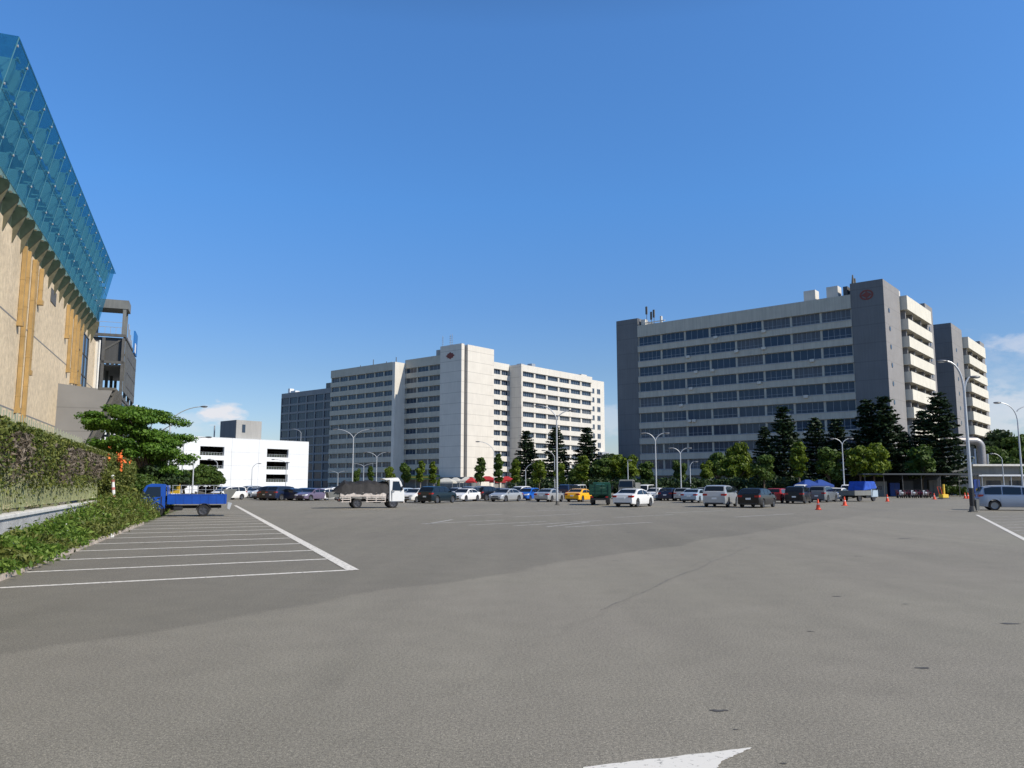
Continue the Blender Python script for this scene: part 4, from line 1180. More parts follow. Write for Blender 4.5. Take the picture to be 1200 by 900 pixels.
# weed strip (uncountable)
def lerp0(tab, x):
    if x <= tab[0][0]: return tab[0][1]
    for (a, va), (b, vb) in zip(tab, tab[1:]):
        if x <= b: return va + (vb - va) * (x - a) / (b - a)
    return tab[-1][1]
nr = np.random.default_rng(8)
P, Nn = [], []
for k in range(2600):
    t_ = nr.uniform(-9, 40); o = -nr.uniform(.12, 2.4) - max(0, t_ - 22) * .02
    if t_ > 24 and rng.random() < .3: continue
    c = kerb_pt(t_, o, .0)
    lim = LW(OF + .2, 0)
    # keep clear of the wall: signed distance towards the lot
    dd = c.x * NL.x + c.y * NL.y - (OF + .28)
    if dd < 0 and t_ < 24: continue
    hm = lerp0(((-9, .38), (5, .45), (12, .62), (18, .85), (24, 1.05), (40, 1.0)), t_)
    h = hm * (.35 + .65 * min(1, -o / .8)) * rng.uniform(.45, 1.25)
    m_ = int(60 if t_ < 12 else 40)
    u_ = nr.normal(size=(m_, 2)) * .15
    zz = h * nr.uniform(.05, 1, m_) ** .7
    P.append(np.stack([c.x + u_[:, 0], c.y + u_[:, 1], .06 + zz], 1)); Nn.append(np.stack([u_[:, 0], u_[:, 1], zz * 0 + .6], 1))
P = np.concatenate(P); Nn = np.concatenate(Nn)
patch = n2(P[:, 0], P[:, 1], .45, 3.) + .4 * n2(P[:, 0], P[:, 1], 2.2, 5.) + .018 * (P[:, 1] - 22)
weeds = link_mesh('weeds', leaf_mesh('weeds', P[patch < .08], .052, M['leaf_weed'], Nn[patch < .08], jit=.9, aspect=2.6))
w2 = link_mesh('weeds', leaf_mesh('weeds', P[patch >= .08], .045, M['leaf_hedge'], Nn[patch >= .08], jit=1.0, aspect=3.2))
tag(w2, 'duller olive weeds growing in patches towards the far end of the granite wall', 'weeds', kind='stuff')
tag(weeds, 'ragged green weeds between the kerb and the granite wall', 'weeds', kind='stuff')
idx = nr.choice(np.where(P[:, 2] > .35)[0], 260)
wf = link_mesh('wildflowers', leaf_mesh('wildflowers', P[idx] + [0, 0, .05], .035, M['flower_white'], jit=1, aspect=1))
tag(wf, 'tiny pale flowers scattered over the weeds', 'wildflowers', kind='stuff')
# grass skirt
Pg = []
for k in range(15000):
    t_ = nr.uniform(-9, 34); c = kerb_pt(t_, -nr.uniform(.1, 1.9), 0)
    Pg.append((c.x, c.y, .05 + nr.uniform(0, .16)))
gr = link_mesh('grass', leaf_mesh('grass', Pg, .06, M['leaf_weed'], jit=1, aspect=3.4))
tag(gr, 'short grass growing at the foot of the weeds', 'grass', kind='stuff')
# striped marker post leaning at the end of the wall
mk = empty('marker_post', LW(OF + .75, 40.6, .35), 0, 'leaning white marker post with faded red bands at the end of the low wall', 'post')
mk.rotation_euler = (0, R(-7), 0)
MB().tube([(0, 0, 0), (0, 0, 1.75)], .075, 10).build('pole', M['white_paint'], mk)
for k in range(4): MB().tube([(0, 0, .35 + k * .36), (0, 0, .47 + k * .36)], .079, 10).build('red_band', mat('faded_red', (.5, .16, .13), .7, var=.2, vscale=9), mk)
# white stones / wheel stop blocks on the kerb line
for (px, py), lab in (((79, 646.5), 'white painted lump on the kerb line, nearer of the two'), ((127, 630), 'white painted lump on the kerb line, farther of the two')):
    c = G(px, py); mb = MB().sphere((0, 0, .04), .14, 1.3, .8, .7, 9, 6)
    o = mb.build('kerb_marker', M['white_paint'], loc=c, smooth=True); tag(o, lab, 'marker', 'white kerb markers')

# ================================================================== cars
def lerp_tab(tab, x):
    if x <= tab[0][0]: return tab[0][1]
    for (a, va), (b, vb) in zip(tab, tab[1:]):
        if x <= b:
            t_ = (x - a) / (b - a); t_ = t_ * t_ * (3 - 2 * t_) * .5 + t_ * .5
            return va + (vb - va) * t_
    return tab[-1][1]
CARS = {
 # L, W, H, wheel radius, rear axle, front axle, belt z, top profile, greenhouse x (rear glass bottom, rear glass top, windscreen top, windscreen bottom)
 'sedan': dict(L=4.7, W=1.82, H=1.44, r=.33, xa=1.0, xb=3.75, belt=.95, gh=(.62, 1.35, 2.75, 3.55),
               top=[(0, .72), (.08, .98), (.55, 1.06), (.75, 1.08), (1.38, 1.38), (1.9, 1.44), (2.35, 1.44), (2.8, 1.37), (3.5, 1.0), (3.75, .96), (4.4, .80), (4.62, .66), (4.7, .5)]),
 'hatch': dict(L=4.05, W=1.72, H=1.50, r=.30, xa=.72, xb=3.25, belt=.96, gh=(.06, .5, 2.45, 3.2),
               top=[(0, .75), (.05, 1.02), (.5, 1.44), (1.0, 1.5), (1.7, 1.5), (2.45, 1.42), (3.15, 1.03), (3.4, .97), (3.85, .82), (4.0, .66), (4.05, .5)]),
 'suv': dict(L=4.75, W=1.9, H=1.72, r=.37, xa=.95, xb=3.8, belt=1.10, gh=(.08, .5, 2.85, 3.6),
             top=[(0, .85), (.05, 1.18), (.5, 1.64), (.95, 1.72), (2.2, 1.71), (2.85, 1.62), (3.55, 1.18), (3.8, 1.12), (4.5, .98), (4.68, .8), (4.75, .6)]),
 'wagon': dict(L=4.65, W=1.8, H=1.50, r=.33, xa=.95, xb=3.7, belt=.97, gh=(.08, .75, 2.75, 3.55),
               top=[(0, .75), (.06, 1.04), (.75, 1.44), (1.3, 1.5), (2.2, 1.49), (2.8, 1.40), (3.5, 1.02), (3.75, .98), (4.38, .82), (4.58, .66), (4.65, .5)]),
 'van': dict(L=4.75, W=1.78, H=1.68, r=.33, xa=.9, xb=3.75, belt=1.02, gh=(.05, .32, 3.0, 4.0),
             top=[(0, .8), (.04, 1.15), (.32, 1.58), (.8, 1.67), (1.6, 1.68), (2.6, 1.64), (3.05, 1.55), (3.95, 1.08), (4.15, 1.0), (4.5, .86), (4.68, .7), (4.75, .5)]),
 'boxvan': dict(L=4.5, W=1.7, H=1.9, r=.32, xa=.8, xb=3.7, belt=1.12, gh=(.04, .16, 3.6, 4.25),
                top=[(0, .9), (.03, 1.3), (.15, 1.82), (.5, 1.9), (2.0, 1.9), (3.3, 1.86), (3.6, 1.78), (4.2, 1.12), (4.38, 1.0), (4.47, .7), (4.5, .5)]),
}
def car_fns(S):
    L, W_, H = S['L'], S['W'], S['H']
    g = S['gh']
    def top(x): return lerp_tab(S['top'], x)
    def hw(x):
        e = min(x, L - x); t_ = max(0, 1 - e / .55)
        k = .16 if x > L / 2 else .10
        return W_ / 2 * (1 - k * t_ ** 2.2)
    def belt(x): return min(S['belt'] + .02 * (1 - x / L), top(x) - .04)
    def side(x, z):
        """half width at height z above belt"""
        b = belt(x); f_ = max(0, (z - b)) / max(.01, (H - b))
        return (hw(x) * .97) * (1 - .17 * min(1, f_) ** 1.15)
    return top, hw, belt, side
def zbot(S, x):
    c = .22; c += .07 * max(0, 1 - min(x, S['L'] - x) / .5)
    for xc in (S['xa'], S['xb']):
        R_ = S['r'] + .065; d = abs(x - xc)
        if d < R_: c = max(c, S['r'] + math.sqrt(R_ * R_ - d * d))
    return c
def car_meshes(kind):
    S = CARS[kind]; L = S['L']; top, hw, belt, side = car_fns(S)
    xs = set([0, .02, .06, .12, .2, .3, L, L - .02, L - .06, L - .12, L - .2, L - .3])
    x = .4
    while x < L - .35: xs.add(round(x, 3)); x += .13
    for xc in (S['xa'], S['xb']):
        R_ = S['r'] + .065
        for k in range(13): xs.add(round(xc - R_ * math.cos(math.pi * k / 12), 4))
        xs.add(xc - R_ - .002); xs.add(xc + R_ + .002)
    xs |= set(p[0] for p in S['top'])
    xs = sorted(xs)
    b = MB(); ringn = None; vs = []
    for x in xs:
        zb = zbot(S, x); w = hw(x); be = belt(x); tp = top(x)
        zmid = max(min(.58, be - .12), zb + .02)
        zk = min(zmid - .005, zb + .07)
        r0 = [(0, zb), (w * .9, zb), (w * .965, zb + .02), (w * .985, max(zk, zb + .03)), (w, zmid), (w * .985, max(be - .08, zmid + .02)), (w * .97, be)]
        zs = tp - .05 * min(1, (tp - be) / .2)
        s1 = side(x, zs)
        r0 += [(side(x, (be + zs) / 2), (be + zs) / 2), (s1, zs), (s1 - .05, tp - .015), (s1 * .6, tp + .004), (0, tp + .012)]
        ring = [(x, y, z) for y, z in r0] + [(x, -y, z) for y, z in r0[-2:0:-1]]
        ringn = len(ring); vs += ring
    n_ = len(xs)
    fs = [(i * ringn + k, (i + 1) * ringn + k, (i + 1) * ringn + (k + 1) % ringn, i * ringn + (k + 1) % ringn) for i in range(n_ - 1) for k in range(ringn)]
    fs = [f_[::-1] for f_ in fs]
    fs += [tuple(range(ringn)), tuple((n_ - 1) * ringn + k for k in range(ringn))[::-1]]
    b.add(vs, fs)
    b.xf(Matrix.Translation((-L / 2, 0, 0)))
    out = {'body': b}
    g = S['gh']; off = .010
    T = Matrix.Translation((-L / 2, 0, 0))
    def topglass(x0, x1, inset=.10):
        m_ = MB(); N_ = 7; vv = []
        for i in range(N_):
            x = x0 + (x1 - x0) * i / (N_ - 1)
            tp = top(x); s1 = side(x, tp - .05) - inset
            slope = (top(x + .02) - top(x - .02)) / .04
            nx, nz_ = -slope, 1; l = math.hypot(nx, nz_)
            for j in range(7):
                f_ = -1 + j / 3
                vv.append((x + nx / l * .014, s1 * f_, tp + .012 - .010 * abs(f_) ** 2 + nz_ / l * .014))
        m_.add(vv, [(i * 7 + j, (i + 1) * 7 + j, (i + 1) * 7 + j + 1, i * 7 + j + 1) for i in range(N_ - 1) for j in range(6)])
        return m_.xf(T)
    out['windshield'] = topglass(g[2] + .06, g[3] - .02)
    out['rear_window'] = topglass(g[0] + .07, g[1] - .04, .13)
    def sideglass(x0, x1, sgn):
        m_ = MB(); N_ = max(3, int((x1 - x0) / .1)); vv = []
        for i in range(N_):
            x = x0 + (x1 - x0) * i / (N_ - 1)
            zl = belt(x) + .035; zh = max(zl + .01, top(x) - .10)
            for z in (zl, (zl + zh) / 2, zh): vv.append((x, sgn * (side(x, z) + off + .004), z))
        fs_ = [(i * 3 + j, i * 3 + j + 1, (i + 1) * 3 + j + 1, (i + 1) * 3 + j) for i in range(N_ - 1) for j in range(2)]
        if sgn > 0: fs_ = [f_[::-1] for f_ in fs_]
        m_.add(vv, fs_); return m_.xf(T)
    ra = g[1] - (.28 if kind == 'sedan' else .02) if kind != 'hatch' else .45
    rear = {'sedan': .95, 'hatch': .42, 'suv': .42, 'wagon': .45, 'van': .35, 'boxvan': .3}[kind]
    front = g[3] - .28
    pil = (rear + front) / 2 + (.12 if kind in ('sedan', 'hatch') else .0)
    segs_ = [(rear, pil - .04), (pil + .04, front)] if kind in ('sedan', 'hatch') else [(rear, rear + (front - rear) * .30), (rear + (front - rear) * .30 + .07, rear + (front - rear) * .64), (rear + (front - rear) * .64 + .07, front)]
    out['side_window'] = [(sideglass(a_, b_, s)) for s in (-1, 1) for a_, b_ in segs_]
    # lights, plates, trims
    w0 = hw(.05)
    zt_l = {'sedan': .86, 'hatch': .92, 'suv': 1.0, 'wagon': .9, 'van': 1.0, 'boxvan': .95}[kind]
    tl = []
    for s in (-1, 1):
        m_ = MB().add([(-.015, s * (w0 - .34), zt_l - .09), (-.015, s * (w0 - .34), zt_l + .05), (.0, s * (w0 + .012), zt_l + .06), (0, s * (w0 + .012), zt_l - .10), (.30, s * (hw(.3) + .012), zt_l + .055), (.24, s * (hw(.24) + .012), zt_l - .06),
                       (.1, s * (w0 - .34), zt_l - .09), (.1, s * (w0 - .34), zt_l + .05)],
                      [(0, 1, 2, 3), (3, 2, 4, 5), (0, 6, 7, 1), (1, 7, 4, 2), (0, 3, 5, 6)]).xf(T)
        tl.append(m_)
    out['taillight'] = tl
    hl = []; zh_ = {'sedan': .66, 'hatch': .72, 'suv': .84, 'wagon': .68, 'van': .74, 'boxvan': .76}[kind]; w1 = hw(L - .12)
    for s in (-1, 1):
        m_ = MB().add([(L + .004, s * (w1 - .42), zh_ - .07), (L + .0, s * (w1 - .42), zh_ + .05), (L - .10, s * (w1 + .012), zh_ + .10), (L - .08, s * (w1 + .012), zh_ - .06), (L - .45, s * (hw(L - .45) + .012), zh_ + .13), (L - .35, s * (hw(L - .35) + .012), zh_ + .0),
                       (L - .2, s * (w1 - .42), zh_ - .07), (L - .2, s * (w1 - .42), zh_ + .05)],
                      [(0, 1, 2, 3), (3, 2, 4, 5), (0, 6, 7, 1), (1, 7, 4, 2), (0, 3, 5, 6)]).xf(T)
        hl.append(m_)
    out['headlight'] = hl
    out['licence_plate'] = [MB().box(-.025 - L / 2, .02 - L / 2, -.19, .19, .62, .76)]
    out['bumper_trim'] = [MB().box(-.02 - L / 2, .06 - L / 2, -w0 * .82, w0 * .82, .26, .37), MB().box(L / 2 - .05, L / 2 + .015, -w1 * .6, w1 * .6, .30, .42)]
    out['grille'] = [MB().box(L / 2 - .06, L / 2 + .012, -.42, .42, .50, .62)]
    out['side_mirror'] = [MB().box(g[3] - .42 - L / 2, g[3] - .26 - L / 2, s * (W0 := S['W'] / 2) + (.0 if s > 0 else -.17), s * W0 + (.17 if s > 0 else .0), S['belt'] + .02, S['belt'] + .17) for s in (-1, 1)]
    out['sill_shadow'] = None
    return out
def wheel_meshes(r, w=.2, dark=False):
    t_ = MB(); prof = [(0, r * .66), (0.0, r * .93), (.03, r), (w - .03, r), (w, r * .93), (w, r * .66)]
    seg = 22; vs = []
    for y, rr in prof:
        for k in range(seg): a = 2 * math.pi * k / seg; vs.append((rr * math.cos(a), y - w / 2, rr * math.sin(a)))
    n_ = len(prof)
    t_.add(vs, [(i * seg + k, i * seg + (k + 1) % seg, (i + 1) * seg + (k + 1) % seg, (i + 1) * seg + k) for i in range(n_ - 1) for k in range(seg)])
    rm = MB()
    # outer side is -y
    for sgn in (-1, 1):
        yb = sgn * (w / 2 - .05)
        vs = [(r * .67 * math.cos(2 * math.pi * k / seg), yb, r * .67 * math.sin(2 * math.pi * k / seg)) for k in range(seg)]
        rm.add(vs, [tuple(range(seg)) if sgn > 0 else tuple(range(seg))[::-1]])
        vs = []
        for rr, y in ((.68, sgn * (w / 2 - .004)), (.60, sgn * (w / 2 - .012)), (.60, yb)):
            for k in range(seg): a = 2 * math.pi * k / seg; vs.append((r * rr * math.cos(a), y, r * rr * math.sin(a)))
        rm.add(vs, [(i * seg + k, i * seg + (k + 1) % seg, (i + 1) * seg + (k + 1) % seg, (i + 1) * seg + k) for i in range(2) for k in range(seg)])
        for k in range(5):
            a = 2 * math.pi * k / 5 + .3; d = Vector((math.cos(a), 0, math.sin(a))); e = Vector((-math.sin(a), 0, math.cos(a)))
            rm.obox(d * r * .33 + Vector((0, sgn * (w / 2 - .03), 0)), d * r * .29, e * r * .075, (0, .012, 0))
        rm.tube([(0, sgn * (w / 2 - .045), 0), (0, sgn * (w / 2 - .01), 0)], r * .15, 10)
    back = MB()
    vs = []
    for k in range(seg): a = 2 * math.pi * k / seg; vs.append((r * .62 * math.cos(a), 0, r * .62 * math.sin(a)))
    return t_.mesh('tyre', M['black_rubber'], smooth=True), rm.mesh('rim', M['rim_dark' if dark else 'rim'])
CACHE = {}
def get_car(kind):
    if kind in CACHE: return CACHE[kind]
    o = car_meshes(kind); S = CARS[kind]
    d = {'body': o['body'].mesh('body', M['white_paint'], smooth=True, ang=28)}
    for k, mt in (('windshield', 'car_glass'), ('rear_window', 'car_glass')): d[k] = [o[k].mesh(k, M[mt], smooth=True)]
    for k, mt in (('side_window', 'car_glass'), ('taillight', 'lamp_red'), ('headlight', 'lamp_clear'), ('licence_plate', 'plate'), ('bumper_trim', 'trim_black'), ('grille', 'trim_black')):
        d[k] = [m_.mesh(k, M[mt]) for m_ in o[k]]
    d['side_mirror'] = [m_.mesh('side_mirror', M['trim_black'], bevel=.03) for m_ in o['side_mirror']]
    d['wheel'] = wheel_meshes(S['r'])
    CACHE[kind] = d
    return d
def carpaint(name, col, coat=.45, metal=.0):
    return mat('paint_' + name, col, .32, metal=metal, coat=coat, spec=.3, var=.03, vscale=2)
PAINT = dict(white=carpaint('white', (.74, .74, .73)), silver=carpaint('silver', (.42, .44, .46), metal=.35), lightsilver=carpaint('lightsilver', (.30, .345, .42), metal=.25), lightblue=carpaint('lightblue', (.38, .46, .54), metal=.2), grey=carpaint('grey', (.16, .175, .19), metal=.3),
             black=carpaint('black', (.005, .005, .007)), navy=carpaint('navy', (.012, .022, .06)), teal=carpaint('teal', (.004, .014, .022)), red=carpaint('red', (.33, .02, .025)), maroon=carpaint('maroon', (.10, .012, .02)),
             yellow=carpaint('yellow', (.85, .42, .01)), blue=carpaint('blue', (.01, .10, .45)), purple=carpaint('purple', (.16, .13, .20), metal=.2), plum=carpaint('plum', (.05, .03, .06)), champagne=carpaint('champagne', (.45, .42, .37), metal=.2))
def car(kind, paint, loc, az, label, cat='car', group='cars parked across the lot', name='parked_car', roof=None, scale=.96):
    d = get_car(kind); S = CARS[kind]
    o = empty(name, loc, R(90 - az), label, cat, group)
    o.scale = (scale,) * 3
    b = link_mesh('body', d['body'], o)
    b.material_slots[0].link = 'OBJECT'; b.material_slots[0].material = PAINT[paint]
    for k in ('windshield', 'rear_window', 'side_window', 'taillight', 'headlight', 'licence_plate', 'bumper_trim', 'grille', 'side_mirror'):
        for me in d[k]:
            c = link_mesh(k, me, o)
            if k == 'side_mirror': c.material_slots[0].link = 'OBJECT'; c.material_slots[0].material = PAINT[paint]
    for xc in (S['xa'], S['xb']):
        for s in (-1, 1):
            w = link_mesh('wheel', d['wheel'][0], o, (xc - S['L'] / 2, s * (S['W'] / 2 - .115), S['r']), 0)
            link_mesh('rim', d['wheel'][1], w)
    if roof == 'taxi': MB().box(-.35, -.1, -.28, .28, 1.45, 1.60).build('roof_sign', M['cone_yellow'], o, bevel=.03)
    if roof == 'rack':
        for s in (-1, 1): MB().box(-1.6, .5, s * .62 - .02, s * .62 + .02, S['H'] - .02, S['H'] + .06).build('roof_rail', M['steel_galv'], o)
    return o
def spot(px, by): return G(px, by)
def ahead(px, by, dist=.9):
    p = G(px, by); v = p.normalized(); return p + v * dist
# (px centre, ground py of the near wheels, kind, paint, azimuth of travel, label)
row = [
 (743, 594.2, 'sedan', 'white', 31, 'clean white sedan seen from its rear corner, beside the dark green truck'),
 (845, 594.3, 'suv', 'silver', 27, 'large silver SUV showing a wide tailgate, left of the black wagon'),
 (888, 595.0, 'wagon', 'black', 34, 'glossy black estate car right behind the silver SUV in the front row'),
 (644, 588.2, 'sedan', 'silver', 26, 'silver sedan parked just behind the tall two-armed lamp post'),
 (815, 589.2, 'sedan', 'lightblue', 30, 'pale blue-silver sedan tucked left of the large silver SUV'),
 (513, 589.8, 'suv', 'teal', 29, 'dark teal off-roader standing alone right of the tarpaulin truck'),
 (912, 589.5, 'hatch', 'red', 33, 'red hatchback behind the black estate car'),
 (936, 590.2, 'suv', 'black', 30, 'boxy black SUV just left of the nearest traffic cone'),
 (593, 588.0, 'sedan', 'silver', 212, 'silver saloon facing the camera left of the small blue car'),
 (680, 588.2, 'sedan', 'yellow', 28, 'bright yellow taxi between the lamp post and the green truck'),
 (619, 586.8, 'hatch', 'blue', 205, 'bright blue small car behind the two silver saloons'),
 (965, 588.6, 'suv', 'grey', 38, 'slate grey SUV right behind the nearest traffic cone'),
 (981, 587.2, 'hatch', 'white', 215, 'white hatchback facing out, left of the pickup with the blue tarpaulin'),
 (786, 586.9, 'wagon', 'navy', 28, 'navy estate car in the second row right of the slim lamp post'),
 (803, 587.2, 'hatch', 'silver', 28, 'silver hatchback between the navy estate and the pale blue sedan'),
 (768, 586.4, 'hatch', 'white', 208, 'white hatchback partly behind the slim double lamp post'),
 (545, 587.8, 'sedan', 'white', 205, 'white saloon half hidden behind the dark teal off-roader'),
 (558, 587.2, 'van', 'grey', 28, 'grey people carrier right of the white saloon and dark boxy back'),
 (570, 586.9, 'suv', 'black', 30, 'black off-roader left of the silver saloon that faces the camera'),
 (477, 586.4, 'wagon', 'lightblue', 30, 'pale blue estate just right of the white truck cab'),
 (489, 588.9, 'hatch', 'white', 210, 'small white hatchback between the truck cab and the teal off-roader'),
 (379, 588.6, 'sedan', 'white', 212, 'white saloon left of the tailboard of the tarpaulin truck'),
 (367, 588.9, 'sedan', 'purple', 208, 'dull purple-grey saloon second from the tarpaulin truck'),
 (356, 588.4, 'wagon', 'navy', 206, 'dark blue estate left of the purple-grey saloon'),
 (344, 588.7, 'sedan', 'navy', 118, 'navy saloon parked side-on below the open deck of the white car park'),
 (334, 588.5, 'suv', 'navy', 30, 'dark blue SUV in front of the lowest car park opening'),
 (326, 588.2, 'suv', 'black', 30, 'black SUV between the maroon car and the dark blue SUV'),
 (320, 587.8, 'hatch', 'maroon', 28, 'maroon hatchback between a white SUV and a black SUV'),
 (314, 587.0, 'suv', 'white', 208, 'white SUV with dark windows left of the maroon hatchback'),
 (307, 585.8, 'hatch', 'grey', 205, 'dark grey hatchback in the far row below the white wall'),
 (299, 585.4, 'sedan', 'white', 210, 'white saloon in the far left row, third from the edge line'),
 (290, 585.0, 'suv', 'silver', 210, 'silver SUV in the far left row, second from the edge line'),
 (283, 584.8, 'hatch', 'white', 208, 'white hatchback first in the far left row beside the edge line'),
 (274, 585.6, 'hatch', 'champagne', 210, 'beige hatchback behind the tail of the blue truck'),
 (267, 587.8, 'van', 'white', 208, 'white people carrier right at the tail of the blue truck'),
 (394, 584.6, 'wagon', 'white', 28, 'white estate seen under the dark tarpaulin tail'),
 (609, 584.6, 'van', 'white', 206, 'white people carrier behind the bright blue small car'),
 (534, 584.8, 'wagon', 'silver', 206, 'silver estate in the back row before the red awnings'),
 (668, 584.3, 'boxvan', 'navy', 28, 'dark navy van in the back row left of the taxi roof'),
 (676, 583.2, 'boxvan', 'white', 206, 'white delivery van behind the yellow taxi'),
 (757, 583.8, 'boxvan', 'white', 205, 'white van with a tall roof in the back row beyond the white sedan'),
 (827, 583.8, 'wagon', 'silver', 28, 'silver estate car showing behind the large silver SUV'),
 (855, 584.5, 'van', 'black', 28, 'black people carrier between the silver SUV and the black estate car'),
 (924, 585.5, 'sedan', 'maroon', 28, 'maroon saloon between the red hatchback and the boxy black SUV'),
 (951, 585.0, 'wagon', 'plum', 30, 'plum-coloured estate behind the nearest cone'),
 (960, 583.8, 'van', 'silver', 205, 'silver people carrier in the back row behind the slate grey SUV'),
 (975, 583.6, 'wagon', 'champagne', 205, 'beige estate peeking out behind the white hatchback'),
 (994, 583.9, 'boxvan', 'white', 206, 'white van just behind the blue tarpaulin pickup'),
 (939, 583.6, 'boxvan', 'white', 206, 'white box-shaped van under the blue awning'),
 (583, 583.9, 'sedan', 'navy', 206, 'navy saloon in the back row in front of the red awnings'),
 (467, 583.8, 'wagon', 'grey', 28, 'grey estate in the back row behind the truck cab'),
 (654, 583.5, 'hatch', 'black', 206, 'black hatchback in the back row right of the tall lamp post'),
]
for px, by, k, p, az, lab in row:
    sc_ = .94 if by >= 592 else .88
    if px < 395: by -= 2.0; sc_ = .88
    car(k, p, ahead(px, by, 1.2), az, lab, scale=sc_)
_w = G(1165, 598.2); _h = Vector((math.sin(R(110)), math.cos(R(110)), 0)); _n = Vector((-_h.y, _h.x, 0))
car('van', 'lightsilver', _w + _h * 1.48 + _n * .85, 110, 'silver minivan cut off by the right edge, tail beside the leaning lamp post', group='cars parked across the lot')
bpy.context.view_layer.update()

# ------------------------------------------------------------------ trucks
def truck_wheels(o, r, xs, half, dual=False):
    wm_ = wheel_meshes(r, .20, True)
    for x in xs:
        for s in (-1, 1):
            w = link_mesh('wheel', wm_[0], o, (x, s * half, r), 0); link_mesh('rim', wm_[1], w)
def cab(o, x0, x1, W_, H, paint, zf=.42):
    """forward-control cab between x0 (back) and x1 (front)"""
    w = W_ / 2
    L = x1 - x0
    sec = []
    prof = [(x0, zf), (x0, H - .10), (x0 + .12, H - .02), (x0 + L * .55, H), (x1 - .38, H - .05), (x1 - .26, H - .12), (x1 - .02, H * .60), (x1, H * .5), (x1, zf + .05), (x1 - .03, zf)]
    m_ = MB(); n_ = len(prof)
    # inner profile slices: tapered roof sides
    def wy(z): return w * (1 - .10 * max(0, (z - H * .56) / (H * .44)))
    vs = []
    for s, ins in ((-1, 0), (1, 0)):
        for x, z in prof: vs.append((x, s * wy(z), z))
    fs = [tuple(range(n_)), tuple(range(n_, 2 * n_))[::-1]] + [(i, n_ + i, n_ + (i + 1) % n_, (i + 1) % n_) for i in range(n_)]
    m_.add(vs, fs)
    m_.build('cab', paint, o, bevel=.035, smooth=True)
    # windscreen
    za, zb2 = H * .60 + .03, H - .17
    def xf_(z): return x1 - .02 - (.24) * (z - H * .6) / (H * .4 - .12)
    ws = MB().add([(xf_(za) + .02, -wy(za) + .1, za), (xf_(za) + .02, wy(za) - .1, za), (xf_(zb2) + .02, wy(zb2) - .1, zb2), (xf_(zb2) + .02, -wy(zb2) + .1, zb2)], [(0, 1, 2, 3)])
    ws.build('windshield', M['car_glass'], o)
    for s in (-1, 1):
        pts_ = [(x0 + .22, za), (x1 - .17, za - .02), (x1 - .38, zb2 + .01), (x0 + .25, zb2 + .01)]
        sw = MB().add([(x, s * (wy(z) + .006), z) for x, z in pts_], [(0, 1, 2, 3) if s < 0 else (3, 2, 1, 0)])
        sw.build('side_window', M['car_glass'], o)
        MB().box(x1 - .22, x1 - .12, s * (w + .04) - .05, s * (w + .04) + .05, H * .62, H * .62 + .28).build('side_mirror', M['trim_black'], o, bevel=.02)
        MB().box(x1 - .02, x1 + .025, s * (w - .22) - .15, s * (w - .22) + .15, zf + .16, zf + .34).build('headlight', M['lamp_clear'], o)
        MB().box(x0 + .16, x0 + .2, s * w - .006, s * w + .006, zf + .05, za).build('door_seam', M['trim_black'], o)
        MB().box(x0 + .24, x0 + .36, s * w - .02, s * w + .02, za - .12, za - .08).build('door_handle', M['trim_black'], o)
    MB().box(x1 - .05, x1 + .03, -w + .05, w - .05, zf - .10, zf + .08).build('bumper', M['rust_white'] if paint is not M['truck_blue'] else M['panel_grey'], o, bevel=.02)
def chassis(o, x0, x1, half, r, z=.5):
    mb = MB()
    for s in (-1, 1): mb.box(x0, x1, s * .36 - .05, s * .36 + .05, z - .1, z + .04)
    mb.box(x0 + .1, x0 + .18, -half * .9, half * .9, z - .12, z - .04)
    mb.build('chassis', M['underbody'], o)
    MB().box(.0, .55, -half + .05, -half + .35, z - .22, z + .02).build('fuel_tank', M['trim_black'], o, bevel=.03)
    MB().box(-.1, .35, half - .35, half - .05, z - .2, z + .02).build('battery_box', M['trim_black'], o, bevel=.03)

# blue dropside truck
bt_f, bt_r = G(188, 606.6), G(239, 604.4)
mid = (bt_f + bt_r) / 2
bt = empty('flatbed_truck', mid + Vector((-.42, .75, 0)), R(90 - 250), 'small bright blue dropside truck nosed into the bushes', 'truck')
truck_wheels(bt, .31, (1.12, -1.12), .70)
chassis(bt, -2.0, 1.7, .8, .31, .52)
cab(bt, .75, 1.98, 1.62, 1.70, M['truck_blue'], .40)
mb = MB(); mb.box(-2.25, .66, -.80, .80, .66, .74); mb.build('bed_floor', M['truck_blue'], bt)
for s in (-1, 1):
    mb = MB(); mb.box(-2.25, .66, s * .81 - .02, s * .81 + .02, .64, 1.13)
    for k in range(8): mb.box(-2.2 + k * .4, -2.15 + k * .4, s * .81 - .035, s * .81 + .035, .66, 1.10)
    mb.box(-2.25, .66, s * .81 - .032, s * .81 + .032, 1.10, 1.15)
    mb.build('side_board', M['truck_blue'], bt)
MB().box(.62, .68, -.8, .8, .66, 1.62).build('headboard', M['truck_blue'], bt)
mb = MB()
for k in range(7): mb.box(-2.0 + k * .4, -1.97 + k * .4, .78, .81, 1.15, 1.62)
mb.box(-2.0, .45, .78, .81, 1.60, 1.63); mb.box(-2.0, .45, .782, .808, 1.38, 1.40); mb.build('side_rail', M['steel_galv'], bt)
MB().prism([(-2.28, -.8, .72), (-2.32, -.8, .72), (-2.78, -.8, 1.42), (-2.05, -.8, 1.40)], (0, 1.6, 0)).build('tailboard', M['panel_grey'], bt)
MB().prism([(-2.3, -.78, .40), (-2.3, -.78, .70), (-2.52, -.78, .66), (-2.42, -.78, .34)], (0, 1.56, 0)).build('tail_step', M['lamp_grey'], bt)
lm = MB()
rg = random.Random(2)
